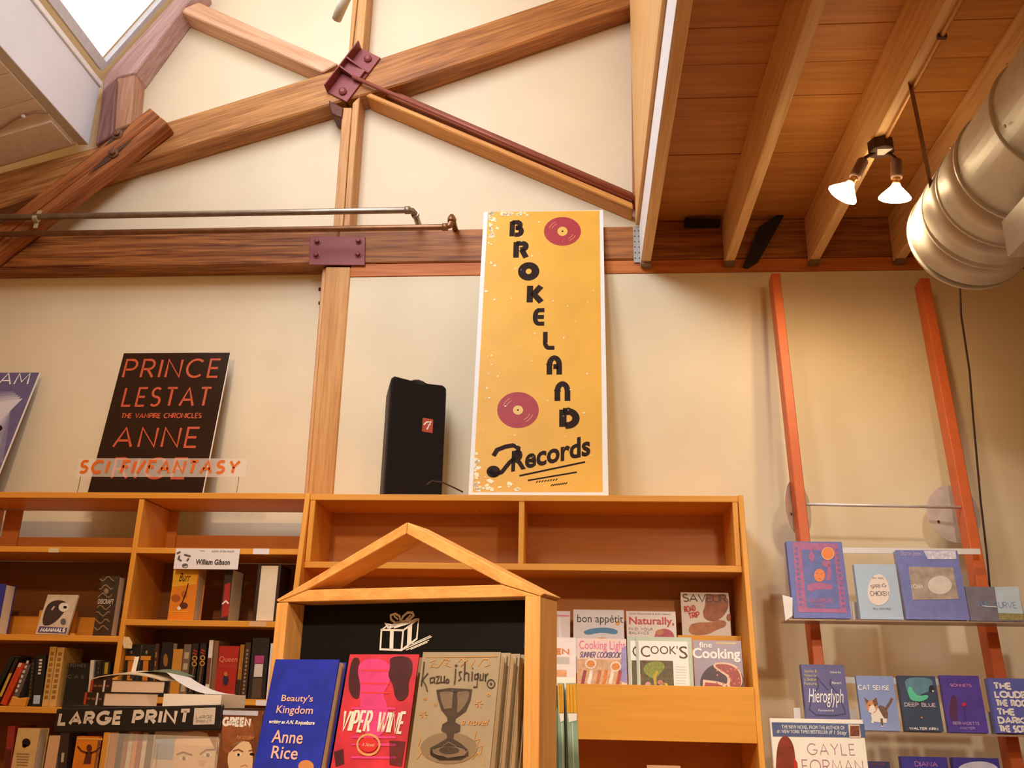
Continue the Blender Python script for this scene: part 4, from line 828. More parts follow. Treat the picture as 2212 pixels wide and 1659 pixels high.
P.font('fine', 1510, 1387, 1538, 1399, WHITE, bold=.02); P.font('Cooking', 1496, 1400, 1599, 1430, WHITE, bold=.03); P.rect(1545, 1387, 1590, 1392, mat((206, 180, 140), .5))
P.ell(1560, 1476, 48, 44, mat((80, 60, 68), .5), 1); P.poly([(1537, 1438), (1550, 1430), (1580, 1432), (1600, 1446), (1606, 1486), (1566, 1486), (1574, 1464), (1556, 1452)], mat((226, 190, 160), .5), 2)
P.poly([(1542, 1438), (1552, 1434), (1578, 1436), (1598, 1450), (1603, 1486), (1574, 1486), (1580, 1462), (1560, 1450)], mat((150, 34, 28), .35, var=.4, scale=180), 3)
P.poly([(1518, 1468), (1550, 1472), (1570, 1478), (1566, 1486), (1518, 1486)], mat((226, 190, 160), .5), 2); P.poly([(1524, 1474), (1550, 1477), (1562, 1482), (1560, 1486), (1520, 1486)], mat((160, 40, 34), .35, var=.4, scale=180), 3)
random.seed(5)
for _ in range(16): P.ell(random.uniform(1548, 1598), random.uniform(1440, 1480), 2, 2.4, mat((196, 90, 76), .3, var=0), 4, n=8)
P.done()
# a book under the pocket, only its top visible at the very bottom edge
t, P, fr = facebook('book', 'pale book top just showing at the bottom edge below the magazine pocket', (1398, 1654), (1470, 1655), (1474, 1760), (1400, 1760), 3.72, mat((206, 160, 120), .5), T=.02, z=zlow + .001); P.done()

# ================================================================== HOUSE-SHAPED DISPLAY
KPSI = R(-20.3); KC = un(880, 1294, Y=2.05); KU = Vector((math.cos(KPSI), math.sin(KPSI), 0)); KN = Vector((math.sin(KPSI), -math.cos(KPSI), 0)); KF = Frame(KC, KU, Vector((0, 0, 1)), KN, 1, 1)
def kp(px, py, d=0): u, v = KF.uv(px, py); return KF.P(u, v, d)
KD = .095
kl, kr = KF.uv(598, 1300)[0], KF.uv(1167, 1288)[0]; kli, kri = KF.uv(622, 1299)[0], KF.uv(1134, 1289)[0]
vb = (KF.uv(622, 1300)[1] + KF.uv(1134, 1289)[1]) / 2
kiosk = thing('house_display', 'small wooden house-shaped book display with black back panel and gable', 'display stand', KF.P((kl + kr) / 2, -KC.z, -.05))
KW = (230, 174, 102), (208, 146, 78)
kwZ = wood(*KW, axis='Z', fine=.8, bump=.05, rough=.45); kwX = wood(*KW, 0, 'X', fine=.8, bump=.05, rough=.45)
for a, c in ((kl, kli), (kri, kr)): MB().fbox(KF, a, c, -KC.z, vb, -KD, 0).build('post', kwZ, kiosk, bevel=.0015)
def kprism(pts, m, name, **k): MB().prism([kp(*p) for p in pts], -KN * KD).build(name, m, kiosk, bevel=.0015, **k)
kprism([(600, 1301), (666, 1274), (1083, 1263), (1168, 1289), (1134, 1289)], kwX, 'gable_beam')
kprism([(596, 1296), (879, 1128), (877, 1153), (665, 1273), (600, 1300)], wood(*KW, 31, fine=.8, bump=.05, rough=.45), 'gable_rafter')
kprism([(880, 1128), (1176, 1282), (1168, 1288), (1084, 1262), (878, 1153)], wood(*KW, -28, fine=.8, bump=.05, rough=.45), 'gable_rafter')
BPAN = MB(); BPAN.fbox(KF, kli, kri, -.75, vb - .001, -.075, -.065); BPAN.build('black_panel', mat((10, 7, 7), .6, var=0, spec=.2), kiosk)
zk = un(960, 1700, Y=1.89).z
MB().fbox(KF, kli, kri, zk - KC.z - .02, zk - KC.z, -.063, .26).build('ledge', kwX, kiosk, bevel=.0015)
MB().fbox(KF, kli + .02, kri - .02, -KC.z, zk - KC.z - .02, -.06, .2).build('lower_body', kwZ, kiosk)
GP = Print(Frame(KF.P(0, 0, -.065), KU, Vector((0, 0, 1)), KN, 1, 1), kiosk)
def g(*p): return [(540 + x / 3.022, 1110 + y / 3.022) for x, y in p]
CHK = mat((226, 222, 216), .7, var=0)
for pts, w_ in (([(860, 757), (1002, 760), (990, 890), (852, 884), (860, 757)], 3), ([(1002, 760), (1102, 688), (1090, 815), (990, 890)], 2.6), ([(860, 757), (905, 725)], 2), ([(1075, 690), (1102, 688)], 2.6),
                ([(928, 762), (924, 886)], 6), ([(1046, 728), (1040, 852)], 7), ([(905, 745), (1000, 700)], 4), ([(940, 740), (1080, 695)], 4),
                ([(985, 705), (950, 712), (922, 690), (920, 662), (950, 652), (978, 668), (985, 705)], 3), ([(985, 705), (1002, 668), (1030, 645), (1062, 645), (1070, 664), (1042, 690), (985, 705)], 3), ([(985, 705), (930, 728), (884, 715), (905, 745)], 3), ([(940, 665), (968, 690)], 2.2), ([(1020, 690), (1052, 660)], 2.2),
                ([(1000, 886), (1188, 802)], 1.4), ([(1020, 890), (1170, 825)], 1.2), ([(1060, 850), (1180, 795)], 1.2), ([(1050, 885), (1160, 838)], 1.2)): GP.stroke(g(*pts), w_ * 1.35, CHK, 1, 'chalk_gift')
GP.done()
LK = R(10)
def kbook(lab, TL, TR, BR, BL, rgb, T=.032, off=0, Yb=1.78, var=.08, scale=25, **k):
    c = un((BL[0] + BR[0]) / 2, (BL[1] + BR[1]) / 2, Y=Yb) - KN * off
    fr = frame_px(TL, TR, BR, BL, Yb, LK, KPSI, base=c); dz_ = zk + .0065 - fr.O.z; fr.O.z += dz_; fr.h -= dz_ / fr.V.z; t = thing('book', lab, 'book', fr.P(fr.w / 2, 0, -T / 2), k.get('group')); bookbox(fr, T, t, mat(rgb, .5, var=var, scale=scale), 'L'); return t, Print(fr, t, .001), fr
BLUE = (22, 42, 170)
t, P, fr = kbook("royal blue hardback with pinkish lettering at the left of the house display", (597, 1426), (738, 1423), (687, 1680), (543, 1682), BLUE, Yb=2.08, var=.2)
PK = mat((224, 178, 168), .5, var=0)
for s_, x0, y0, x1, y1, m_, sl_ in (("Beauty's", 609, 1501, 677, 1520, PK, 0), ('Kingdom', 598, 1525, 677, 1547, PK, 0), ('writing as A.N. Roquelaure', 582, 1556, 681, 1567, WHITE, .25), ('Anne', 589, 1578, 656, 1606, PK, 0), ('Rice', 588, 1612, 645, 1640, PK, 0)): P.font(s_, x0, y0, x1, y1, m_, slant=sl_, bold=.01 if m_ is PK else .02)
P.ell(662, 1656, 17, 14, mat((190, 130, 80), .5), 2); P.done()
t, P, fr = kbook('pink-red hardback with white lettering in the middle of the house display', (758, 1414), (910, 1413), (866, 1684), (709, 1686), (190, 44, 64), Yb=2.02, var=.25, scale=14)
MG = mat((206, 60, 130), .5, var=.15, scale=20); DM = mat((66, 20, 30), .5, var=.3, scale=30)
P.poly([(778, 1422), (842, 1424), (846, 1470), (826, 1500), (838, 1520), (838, 1580), (800, 1600), (776, 1560), (780, 1500), (768, 1470)], MG, 0)
P.poly([(842, 1418), (890, 1418), (892, 1450), (882, 1474), (884, 1500), (870, 1516), (854, 1510), (850, 1480), (838, 1460), (844, 1440)], DM, 1); P.poly([(760, 1420), (780, 1422), (772, 1450), (780, 1480), (776, 1512), (760, 1506), (752, 1480)], DM, 1)
P.poly([(842, 1600), (876, 1602), (868, 1656), (842, 1652)], mat((96, 30, 34), .5, var=.3), 1); P.poly([(722, 1624), (742, 1618), (744, 1650), (726, 1656)], DM, 1)
for y_ in (1448, 1476, 1496): P.stroke([(780, y_), (842, y_ + 1)], 3, mat((216, 56, 70), .5), 1)
for y_ in (1530, 1545, 1592, 1608, 1636): P.stroke([(760, y_), (856, y_ + 1)], 4, MG, 1)
P.text('VIPER WINE', 737, 1535, 878, 1584, mat((238, 216, 208), .5, var=0), thick=.13, slant=.1, gap=.3, lay=3)
P.ring(797, 1609, 24, 22, 4, mat((206, 150, 96), .5, var=.3, scale=300), 3); P.ell(797, 1609, 19, 16, mat((196, 40, 44), .5), 2); P.font('A Novel', 783, 1605, 811, 1613, PK, slant=.3, lay=4); P.done()
KZ = (150, 136, 114); Kgrp = None
KTL, KTR, KBR, KBL = (913, 1410), (1081, 1407), (1056, 1692), (877, 1694)
t, P, fr = kbook('grey-tan hardback with a dark goblet, front copy at right of the house display', KTL, KTR, KBR, KBL, KZ, Yb=1.89, var=.06)
kfr = fr; GOLD = mat((196, 140, 70), .45, var=.1); GB = mat((62, 48, 38), .5, var=.3, scale=40); GB2 = mat((112, 94, 76), .5, var=.2, scale=40)
P.stroke([(920, 1420), (1076, 1418)], 1.2, GOLD)
P.stroke([(930, 1430), (944, 1424), (930, 1440), (946, 1442), (960, 1424), (972, 1426), (962, 1436), (974, 1440)], 1.6, GOLD)
P.stroke([(990, 1430), (998, 1422), (1004, 1430), (996, 1440), (1012, 1424), (1018, 1440), (1028, 1424), (1034, 1438), (1044, 1424), (1056, 1424), (1058, 1436), (1048, 1440)], 1.6, GOLD)
KI = mat((58, 42, 32), .5, var=0)
def kst(pts, w_=2.4, m=KI): P.stroke([(540 + x / 3.022, 1110 + y / 3.022) for x, y in pts], w_, m, 2, 'lettering')
for pts in ([(1140, 965), (1130, 1060), (1120, 1125)], [(1120, 1095), (1165, 1040)], [(1128, 1085), (1150, 1120), (1160, 1160)], [(1200, 1068), (1178, 1075), (1180, 1105), (1204, 1095), (1206, 1065), (1208, 1108)], [(1215, 1065), (1238, 1060), (1218, 1108), (1244, 1100)], [(1250, 1058), (1248, 1100), (1268, 1100), (1272, 1058), (1274, 1105)],
            [(1293, 1080), (1283, 1085), (1281, 1097), (1288, 1105), (1298, 1100), (1301, 1088), (1293, 1080)], [(1345, 1010), (1340, 1090), (1336, 1115)], [(1385, 1030), (1368, 1035), (1370, 1055), (1380, 1075), (1362, 1092)], [(1406, 965), (1400, 1090)], [(1402, 1048), (1416, 1036), (1430, 1046), (1428, 1092)], [(1453, 1030), (1450, 1092)], [(1455, 1006), (1457, 1012)],
            [(1490, 1045), (1470, 1050), (1468, 1080), (1490, 1075), (1492, 1040), (1484, 1130), (1460, 1132)], [(1506, 1045), (1502, 1085), (1522, 1085), (1526, 1040)], [(1540, 1045), (1538, 1095), (1540, 1060), (1556, 1042)], [(1345, 985), (1355, 990), (1345, 996), (1340, 988)]): kst(pts)
P.ring(540 + 1575 / 3.022, 1110 + 1110 / 3.022, 8, 9, 2.2, KI, 2, 'lettering'); P.ell(540 + 1575 / 3.022, 1110 + 1110 / 3.022, 2.5, 3, KI, 2, 'lettering'); P.ell(1028, 1106, 1, 1, KI)
gob = [(1218, 1150), (1300, 1138), (1452, 1145), (1440, 1220), (1410, 1290), (1345, 1335), (1340, 1360), (1375, 1380), (1372, 1420), (1335, 1435), (1330, 1470), (1380, 1500), (1425, 1540), (1430, 1580), (1380, 1610), (1240, 1612), (1180, 1575), (1178, 1530), (1240, 1495), (1290, 1465), (1284, 1435), (1250, 1415), (1258, 1375), (1292, 1355), (1290, 1330), (1250, 1280), (1228, 1210)]
P.ell(540 + 1300 / 3.022, 1110 + 1530 / 3.022, 62, 34, mat((124, 106, 84), .5), 0); P.poly(g(*gob), GB, 1, 'printed_goblet'); P.ell(540 + 1303 / 3.022, 1110 + 1562 / 3.022, 42, 16, GB, 1); P.ell(540 + 1303 / 3.022, 1110 + 1552 / 3.022, 36, 11, GB2, 2); P.ell(540 + 1303 / 3.022, 1110 + 1545 / 3.022, 22, 8, GB, 3)
P.poly(g((1240, 1165), (1330, 1150), (1320, 1270), (1270, 1275), (1250, 1220)), GB2, 2); P.poly(g((1350, 1150), (1440, 1155), (1425, 1220), (1390, 1275), (1350, 1310), (1360, 1230)), GB2, 2); P.stroke(g((1235, 1150), (1335, 1160), (1440, 1150)), 2, GB, 3)
P.stroke(g((1195, 1540), (1290, 1590), (1400, 1575), (1425, 1545)), 2.4, GB2, 3); P.stroke(g((1260, 1520), (1300, 1545), (1350, 1520), (1300, 1490), (1260, 1520)), 2, GB2, 3)
for cx, cy in ((1495, 1240), (1135, 1310), (1145, 1205), (1560, 1180), (1210, 1245)):
    x, y = 540 + cx / 3.022, 1110 + cy / 3.022; r_ = 9 if cx in (1495, 1135) else 4
    for a in range(0, 360, 60): P.stroke([(x + r_ * .3 * math.cos(R(a)), y + r_ * .3 * math.sin(R(a))), (x + r_ * math.cos(R(a)), y + r_ * math.sin(R(a)))], 1.8, GOLD)
for pts in (g((1480, 1420), (1465, 1480), (1500, 1470), (1480, 1530), (1520, 1510), (1500, 1580)), g((1100, 1420), (1115, 1470), (1095, 1520), (1120, 1560), (1090, 1600)), g((1450, 1600), (1490, 1560), (1520, 1600), (1530, 1640))): P.stroke(pts, 1.6, GOLD)
P.font('a novel', 540 + 1385 / 3.022, 1110 + 1335 / 3.022, 540 + 1562 / 3.022, 1110 + 1380 / 3.022, GOLD, slant=.3); P.done()
for k_ in range(1, 4):
    f2 = Frame(kfr.O - KN * .036 * k_ + KU * .005 * k_, kfr.U, kfr.V, kfr.N, kfr.w, kfr.h)
    t = thing('book', 'grey-tan goblet hardback copy, ' + ('first', 'second', 'rearmost')[k_ - 1] + ' behind the front copy, only its page edge showing', 'book', f2.P(f2.w / 2, 0, -.016), 'copies behind the goblet book'); bookbox(f2, .032, t, mat(KZ, .5, var=.06, scale=25), 'L')
# pencil-patterned books on the far side of the display
YQ = 2.75
for lab, x0, x1, x2, x3 in (('teal book with yellow pencil spine, narrow one beside the display', 1204, 1217, 1207, 1221), ('teal book with yellow pencil spine, wide one farther from the display', 1222, 1245, 1230, 1252)):
    t, P, fr = spinebook(lab, (x0, 1477), (x1, 1474), (x3, 1700), (x2, 1700), YQ, mat((140, 172, 150), .5, var=.08), .16, 'pencil-patterned books')
    wd = x1 - x0
    P.poly([(x0 + 1, 1479), (x1 - 1, 1477), (x1 + 1, 1540), (x0 + 3, 1540)], mat((226, 162, 28), .5), 1, 'pencil_print')
    for q_ in (.35, .65): P.stroke([(x0 + wd * q_, 1480), (x0 + wd * q_ + 2, 1540)], 1, mat((160, 100, 10), .5), 2, 'pencil_print')
    P.poly([(x0 + 4, 1541), (x1 + 1, 1541), (x1 + 1, 1556), (x0 + 7, 1560)], WHITE, 1, 'pencil_print'); P.stroke([(x0 + wd * .5 + 3, 1562), (x0 + wd * .5 + 7, 1690)], 3, mat((190, 206, 196), .5), 1, 'pencil_print'); P.done()
t, P, fr = spinebook('black-topped teal book squeezed against the display edge', (1190, 1482), (1203, 1480), (1206, 1700), (1192, 1700), YQ, mat((110, 148, 124), .5, var=.08), .16, 'pencil-patterned books'); P.poly([(1190, 1482), (1203, 1481), (1204, 1528), (1191, 1528)], BLACK, 1, 'pencil_print'); P.done()
zq = un(1220, 1700, Y=YQ).z
t = thing('book_stand', 'low wooden stand with white card behind the house display', 'stand', (un(1222, 1700, Y=YQ).x, YQ + .08, 0)); xq0, xq1 = un(1180, 1700, Y=YQ).x, un(1262, 1700, Y=YQ).x
MB().box(xq0, xq1, YQ - .01, YQ + .19, zq - .022, zq - .0015).build('stand_top', kwX, t); MB().box((xq0 + xq1) / 2 - .02, (xq0 + xq1) / 2 + .02, YQ + .06, YQ + .1, 0, zq - .022).build('stand_post', kwZ, t)
MB().box(un(1185, 1470, Y=YQ + .18).x, un(1241, 1470, Y=YQ + .18).x, YQ + .175, YQ + .178, zq - .0015, un(1220, 1463, Y=YQ + .178).z).build('white_card', WHITE, t)

# ================================================================== LARGE PRINT RACK
LP = R(-10); YLp = 2.60
fr = frame_px((123, 1530), (479, 1523), (479, 1577), (113, 1585), YLp, 0, LP)
t = thing('large_print_rack', 'rack with a black LARGE PRINT sign and clear pockets, books piled on top', 'rack', fr.P(fr.w / 2, -fr.O.z, -.12)); rack = t
fs_ = frame_px((123, 1530), (479, 1523), (479, 1577), (113, 1585), YLp, 0, LP, free=True)
MB().fbox(fs_, 0, fs_.w, 0, fs_.h, -.012, 0).build('sign_board', mat((24, 17, 18), .45, var=.1), t, bevel=.004, seg=2)
P = Print(fs_, t); LT = mat((206, 192, 180), .5, var=.04)
P.text('LARGE', 126, 1536, 266, 1567, LT, thick=.26, gap=.34, slant=.06); P.text('PRINT', 286, 1532, 413, 1565, LT, thick=.26, gap=.34, slant=.06); P.rect(419, 1529, 465, 1565, LT, 1, 'white_patch'); P.text('LARGE', 424, 1545, 459, 1552, GREY, lay=3); P.text('PRINT', 424, 1555, 458, 1562, GREY, lay=3); P.done()
RK = mat((40, 30, 28), .5)
MB().fbox(fr, 0, fr.w, fr.h - .012, fr.h - .002, -.30, -.02).build('top_shelf', RK, t)
for u in (.01, fr.w - .03): MB().fbox(fr, u, u + .02, -fr.O.z, fr.h - .012, -.30, -.28).build('rear_leg', RK, t)
MB().fbox(fr, 0, fr.w + .12, -.27, -.26, -.24, .01).build('pocket_shelf', RK, t)
PL = mat((250, 240, 228), .12, var=0, alpha=.16, name='clear_plastic')
MB().fbox(fr, .19, fr.w, -.26, -.005, .004, .007).build('clear_pocket', PL, t)
for u in (.19, .33, fr.w): MB().tube([fr.P(u, -.26, .008), fr.P(u, -.005, .008)], .002, 6).build('pocket_edge', mat((216, 196, 170), .3, alpha=.7), t)
def rbook(name, lab, TL, TR, BR, BL, rgb, T=.02, off=-.03, cat='book', **k):
    c = unp((BL[0] + BR[0]) / 2, (BL[1] + BR[1]) / 2, fr.O + fr.N * off, fr.N); f = frame_px(TL, TR, BR, BL, 0, 0, LP, base=c); t_ = thing(name, lab, cat, f.P(f.w / 2, 0, -T / 2)); bookbox(f, T, t_, mat(rgb, .45, var=k.get('var', .1), scale=30), 'L'); return t_, Print(f, t_), f
SKIN = mat((232, 196, 158), .5, var=.03, scale=10); BRN = mat((120, 78, 52), .5, var=.1); HAIR = mat((150, 84, 44), .5, var=.25, scale=30)
BB = 1742
t2, P, f = rbook('book', "book behind clear plastic with a pale face looking out, under the sign", (332, 1583), (472, 1580), (462, BB), (316, BB), (216, 196, 176))
P.rect(334, 1594, 376, 1640, mat((150, 162, 178), .5, var=.15, scale=20), 1); P.poly([(380, 1592), (402, 1580), (448, 1580), (468, 1606), (466, 1659), (464, 1700), (372, 1700), (376, 1640)], SKIN, 1); P.poly([(446, 1581), (472, 1581), (470, 1630), (464, 1616)], HAIR, 2)
P.stroke([(382, 1630), (396, 1625), (416, 1631)], 3, BRN, 3); P.stroke([(432, 1630), (446, 1620), (466, 1619)], 3, BRN, 3); P.ell(398, 1638, 10, 4, mat((246, 236, 226), .4), 3); P.ell(398, 1638, 4, 4, mat((90, 80, 70), .4), 4); P.ell(450, 1631, 10, 4, mat((246, 236, 226), .4), 3); P.ell(450, 1631, 4, 4, mat((90, 80, 70), .4), 4); P.poly([(428, 1640), (446, 1644), (438, 1656), (430, 1652)], mat((214, 168, 128), .5), 3); P.done()
t2, P, f = rbook('book', 'brown book with thick white capitals and a young face right of the rack sign', (477, 1533), (560, 1535), (549, BB), (466, BB), (120, 66, 34), off=-.005, var=.25)
P.rect(478, 1535, 558, 1545, mat((196, 196, 216), .5, var=.1), 1); P.text('GREEN', 481, 1549, 543, 1570, WHITE, thick=.28, gap=.3, lay=3)
P.poly([(478, 1566), (492, 1552), (520, 1546), (546, 1556), (552, 1590), (548, 1600), (520, 1600), (484, 1640)], HAIR, 2); P.poly([(500, 1608), (522, 1600), (548, 1604), (544, 1700), (520, 1700), (500, 1680), (490, 1640)], SKIN, 2)
P.stroke([(504, 1622), (516, 1619), (526, 1624)], 2.5, BRN, 3); P.ell(516, 1630, 7, 3.5, mat((246, 236, 226), .4), 3); P.ell(516, 1630, 3, 3, INK, 4); P.stroke([(538, 1622), (548, 1620)], 2.5, BRN, 3); P.ell(545, 1629, 5, 3, INK, 3); P.stroke([(520, 1656), (530, 1652), (536, 1656)], 2, mat((200, 140, 100), .5), 3)
P.font('by order', 512, 1588, 551, 1598, mat((226, 160, 90), .5), slant=.3, lay=4); P.done()
cols = ((150, 84, 50), (206, 190, 170), (216, 140, 76), (150, 60, 40), (214, 196, 176), (90, 60, 50))
for i, c in enumerate(cols):
    x = 266 + i * 10.4; f = frame_px((x, 1583), (x + 9.4, 1583), (x - 6, BB), (x - 15.4, BB), 0, 0, LP, base=unp(x - 8, BB, fr.O - fr.N * .035, fr.N))
    t2 = thing('book', ('brown', 'cream', 'orange-tan', 'rust red', 'pale', 'dark brown')[i] + ' thin spine under the LARGE PRINT sign', 'book', f.P(f.w / 2, 0, -.07), 'thin spines in the rack'); bookbox(f, .14, t2, mat(c, .5, var=.15, scale=50), 'L', hard=.001)
# books lying on the rack
zr = fr.P(0, fr.h - .002).z + .0008
def lying(lab, cpx, cpy, zb, th, Y, la, lb, deco, ca=48):
    C = un(cpx, cpy, Y=Y); C.z = zb; a = Vector((-math.cos(R(ca)), math.sin(R(ca)), 0)); b_ = Vector((math.sin(R(ca)), math.cos(R(ca)), 0)); z_ = Vector((0, 0, 1))
    # a = spine direction (left, back), b_ = page side direction (right, back)
    t_ = thing('book', lab, 'book', C + a * la / 2 + b_ * lb / 2, 'black paperbacks piled on the rack')
    def slab_(z0, z1, u0, u1, w0, w1, name, m): MB().prism([C + a * u0 + b_ * w0 + z_ * z0, C + a * u1 + b_ * w0 + z_ * z0, C + a * u1 + b_ * w1 + z_ * z0, C + a * u0 + b_ * w1 + z_ * z0], z_ * (z1 - z0)).build(name, m, t_)
    m = mat((32, 20, 20), .4, var=.08)
    b = MB(); 
    for z0, z1, w0, w1 in ((0, .0015, 0, lb), (th - .0015, th, 0, lb), (.0015, th - .0015, 0, .002)): b.prism([C + b_ * w0 + z_ * z0, C + a * la + b_ * w0 + z_ * z0, C + a * la + b_ * w1 + z_ * z0, C + b_ * w1 + z_ * z0], z_ * (z1 - z0))
    b.build('cover', m, t_); slab_(.0015, th - .0015, .002, la - .002, .002, lb, 'page_block', mat((226, 196, 174), .7, var=.03, scale=200))
    sf = Frame(C + a * la, -a, z_, (-b_), la, th)
    q = MB(); q.poly([sf.P(0, .001, .0006), sf.P(la * .14, .001, .0006), sf.P(la * .14, th - .001, .0006), sf.P(0, th - .001, .0006)]); q.build('red_spine_end', mat((206, 72, 34), .5, var=0), t_)
    q = MB(); q.poly([sf.P(la * .64, .001, .0006), sf.P(la * .73, .001, .0006), sf.P(la * .73, th - .001, .0006), sf.P(la * .64, th - .001, .0006)]); q.build('white_spine_band', WHITE, t_)
    q = MB()
    for u0, u1 in ((.17, .35), (.4, .6), (.78, .93)): q.poly([sf.P(la * u0, th * .42, .0006), sf.P(la * u1, th * .42, .0006), sf.P(la * u1, th * .58, .0006), sf.P(la * u0, th * .58, .0006)])
    q.build('spine_title', mat((150, 90, 70), .5), t_); return C + z_ * th, a, b_, t_
_, _, _, _ = lying('lower black paperback with red spine end lying on the rack', 221, 1525, zr, .036, 2.645, .20, .15, None)
C2, a2, b2, _ = lying('upper black paperback with red spine end lying on the rack', 237, 1500, zr + .0365, .034, 2.66, .215, .15, None)
# open magazine with a green cover on the pile
t2 = thing('magazine', 'open magazine with a green flap lying on the black paperbacks', 'magazine', C2 + a2 * .1 + b2 * .08)
def sheet(O, A, B, nu, zf, m, name, par, th=.0008):
    b = MB(); n = 12
    for i in range(n + 1):
        s = i / n
        for w_ in (0, 1):
            b.v.append(O + A * s + B * w_ + Vector((0, 0, zf(s, w_)))); 
    top = len(b.v); b.v += [p + Vector((0, 0, th)) for p in b.v[:top]]
    for i in range(n): k = 2 * i; b.f.append((k + 1, k + 3, k + 2, k)[::-1]); b.f.append((top + k, top + k + 2, top + k + 3, top + k + 1)); b.f.append((k, k + 2, top + k + 2, top + k)); b.f.append((k + 3, k + 1, top + k + 1, top + k + 3))
    b.f += [(0, top, top + 1, 1), (2 * n, 2 * n + 1, top + 2 * n + 1, top + 2 * n)]
    return b.build(name, m, par, smooth=False)
Ox = C2 + a2 * .19 + b2 * -.005 + Vector((0, 0, .001)); Ax = (b2 * .17 - a2 * .17)
sheet(Ox, Ax, b2 * .06 + a2 * .04, 12, lambda s, w_: .026 * math.sin(math.pi * min(s * 1.1, 1)) ** .8 * (.6 + .4 * w_), mat((206, 186, 160), .5), 'page_block', t2, .003)
sheet(Ox + Ax * .25 + b2 * .04 + Vector((0, 0, .014)), Ax * .75, b2 * .05 + a2 * .03, 12, lambda s, w_: .02 * math.sin(math.pi * s) * (.6 + .4 * w_), mat((92, 116, 92), .4, var=.2), 'cover', t2)
MB().fbox(Frame(Ox + b2 * .09 + Vector((0, 0, .002)), Vector((.99, 0, .12)), Vector((0.1, 0, .99)), Vector((0, -1, 0)), 1, 1), .02, .034, .0, .065, -.002, 0).build('bookmark_card', WHITE, t2)
# paperback pages with curled cover on the right of the rack top
f = frame_px((353, 1496), (478, 1494), (478, 1524), (352, 1526), 0, 0, LP, base=unp(415, 1525, fr.O - fr.N * .04, fr.N), z=zr)
t2 = thing('book', 'white paged paperback with a curled-up cover on the rack top', 'book', f.P(f.w / 2, 0, -.06)); MB().fbox(f, 0, f.w, .0015, f.h, -.13, 0).build('page_block', mat((232, 218, 206), .7, var=.03, scale=200), t2); MB().fbox(f, 0, f.w, 0, .0014, -.13, 0).build('back_cover', INK, t2)
b = sheet(f.P(f.w * .85, f.h + .001, 0), -f.U * f.w * .85, -f.N * .12, 12, lambda s, w_: .055 * s ** 1.9 * (1 - .2 * w_), mat((222, 222, 226), .5, var=.03), 'curled_cover', t2)

# ================================================================== RIGHT-HAND BOOK DISPLAY
SO = mat((204, 98, 46), .5, var=.06, scale=12)
def standard(lab, TL, TR, BR, BL):
    f = frame_px(TL, TR, BR, BL, 3.70, R(6.5)); t_ = thing('display_standard', lab, 'post', f.P(f.w / 2, 0, -.04), 'orange display standards'); low = -(f.O.z / f.V.z)
    MB().fbox(f, 0, f.w, low + .012, f.h, -.08, 0).build('upright', SO, t_, bevel=.003); return t_, f
s1, f1 = standard('orange-red leaning standard nearer the bookcase', (1667, 590), (1687, 590), (1809, 1700), (1786, 1700))
s2, f2 = standard('orange-red leaning standard nearer the right wall', (1990, 600), (2012, 600), (2216, 1700), (2190, 1700))
STEEL = mat((216, 208, 202), .4, metal=.2, var=.15, scale=15); WST = mat((232, 228, 226), .4, metal=.1, var=.03)
def disc(lab, px, py, Y, r, psi):
    N_ = Vector((math.sin(psi), -math.cos(psi), 0)); c = un(px, py, Y=Y); t_ = thing('metal_disc', lab, 'disc', c - Vector((0, 0, r))); MB().lathe([(r, 0), (r, .002)], c, N_, 40).build('disc_plate', STEEL, t_)
    u_ = Vector((math.cos(psi), math.sin(psi), 0)); MB().lathe([(.006, 0), (.005, .004)], c + N_ * .002 - u_ * r * .62 - Vector((0, 0, r * .3)), N_, 10).build('screw', mat((110, 80, 60), .4, metal=.8), t_)
disc('thin steel disc edge-on behind the standard nearer the bookcase', 1724, 1098, 3.955, .122, R(52)); disc('round steel disc behind the standard nearer the right wall', 2060, 1110, 3.99, .122, R(12))
MB().tube([un(1730, 1089, Y=3.84), un(2078, 1096, Y=3.84)], .0065, 10).build('steel_rod', STEEL, None, label='horizontal steel rod joining the two orange standards', cat='rod', smooth=True)
def ledge(lab, x0, yl, x1, yr, Yf, ry):
    z = (un(x0, yl, Y=Yf).z + un(x1, yr, Y=Yf).z) / 2; xa, xb_ = un(x0, yl, Y=Yf).x, XR - .35
    t_ = thing('display_ledge', lab, 'shelf', ((xa + xb_) / 2, Yf + .07, z - .006), 'display ledges'); MB().box(xa, xb_, Yf, Yf + .15, z - .006, z).build('ledge_plate', mat((176, 150, 130), .35, metal=.3), t_)
    zr_ = un(1900, ry, Y=Yf + .15).z; xr_ = un(2117, ry, Y=Yf + .15).x; MB().box(xa + .05, xr_, Yf + .148, Yf + .153, zr_ - .01, zr_ + .012).build('back_rail', WST, t_)
    return t_, z, xa
L1, zA, xa_ = ledge('upper metal ledge of the right display, four books on it', 1704, 1336, 2150, 1343, 3.60, 1190)
MB().prism([un(1690, 1285, Y=3.62), un(1712, 1291, Y=3.62), un(1712, 1330, Y=3.62), un(1697, 1341, Y=3.62)], (0, .004, 0)).build('end_plate', WST, L1)
L2, zB, _ = ledge('middle metal ledge of the right display, kitten book and others on it', 1730, 1577, 2150, 1587, 3.60, 1471)
L3, zC3, _ = ledge('lower metal ledge of the right display at the bottom edge', 1760, 1790, 2150, 1800, 3.60, 1668)
for L_, zz, xs_ in ((L1, zA, (1846,)), (L2, zB, (1722, 1842, 2133))):
    for x in xs_:
        yy = 1300 if L_ is L1 else 1540; p = un(x, yy, Y=3.70); MB().box(p.x - .012, p.x + .012, 3.70, 3.705, zz, zz + .075).build('clip', WST, L_)
YG = 3.625
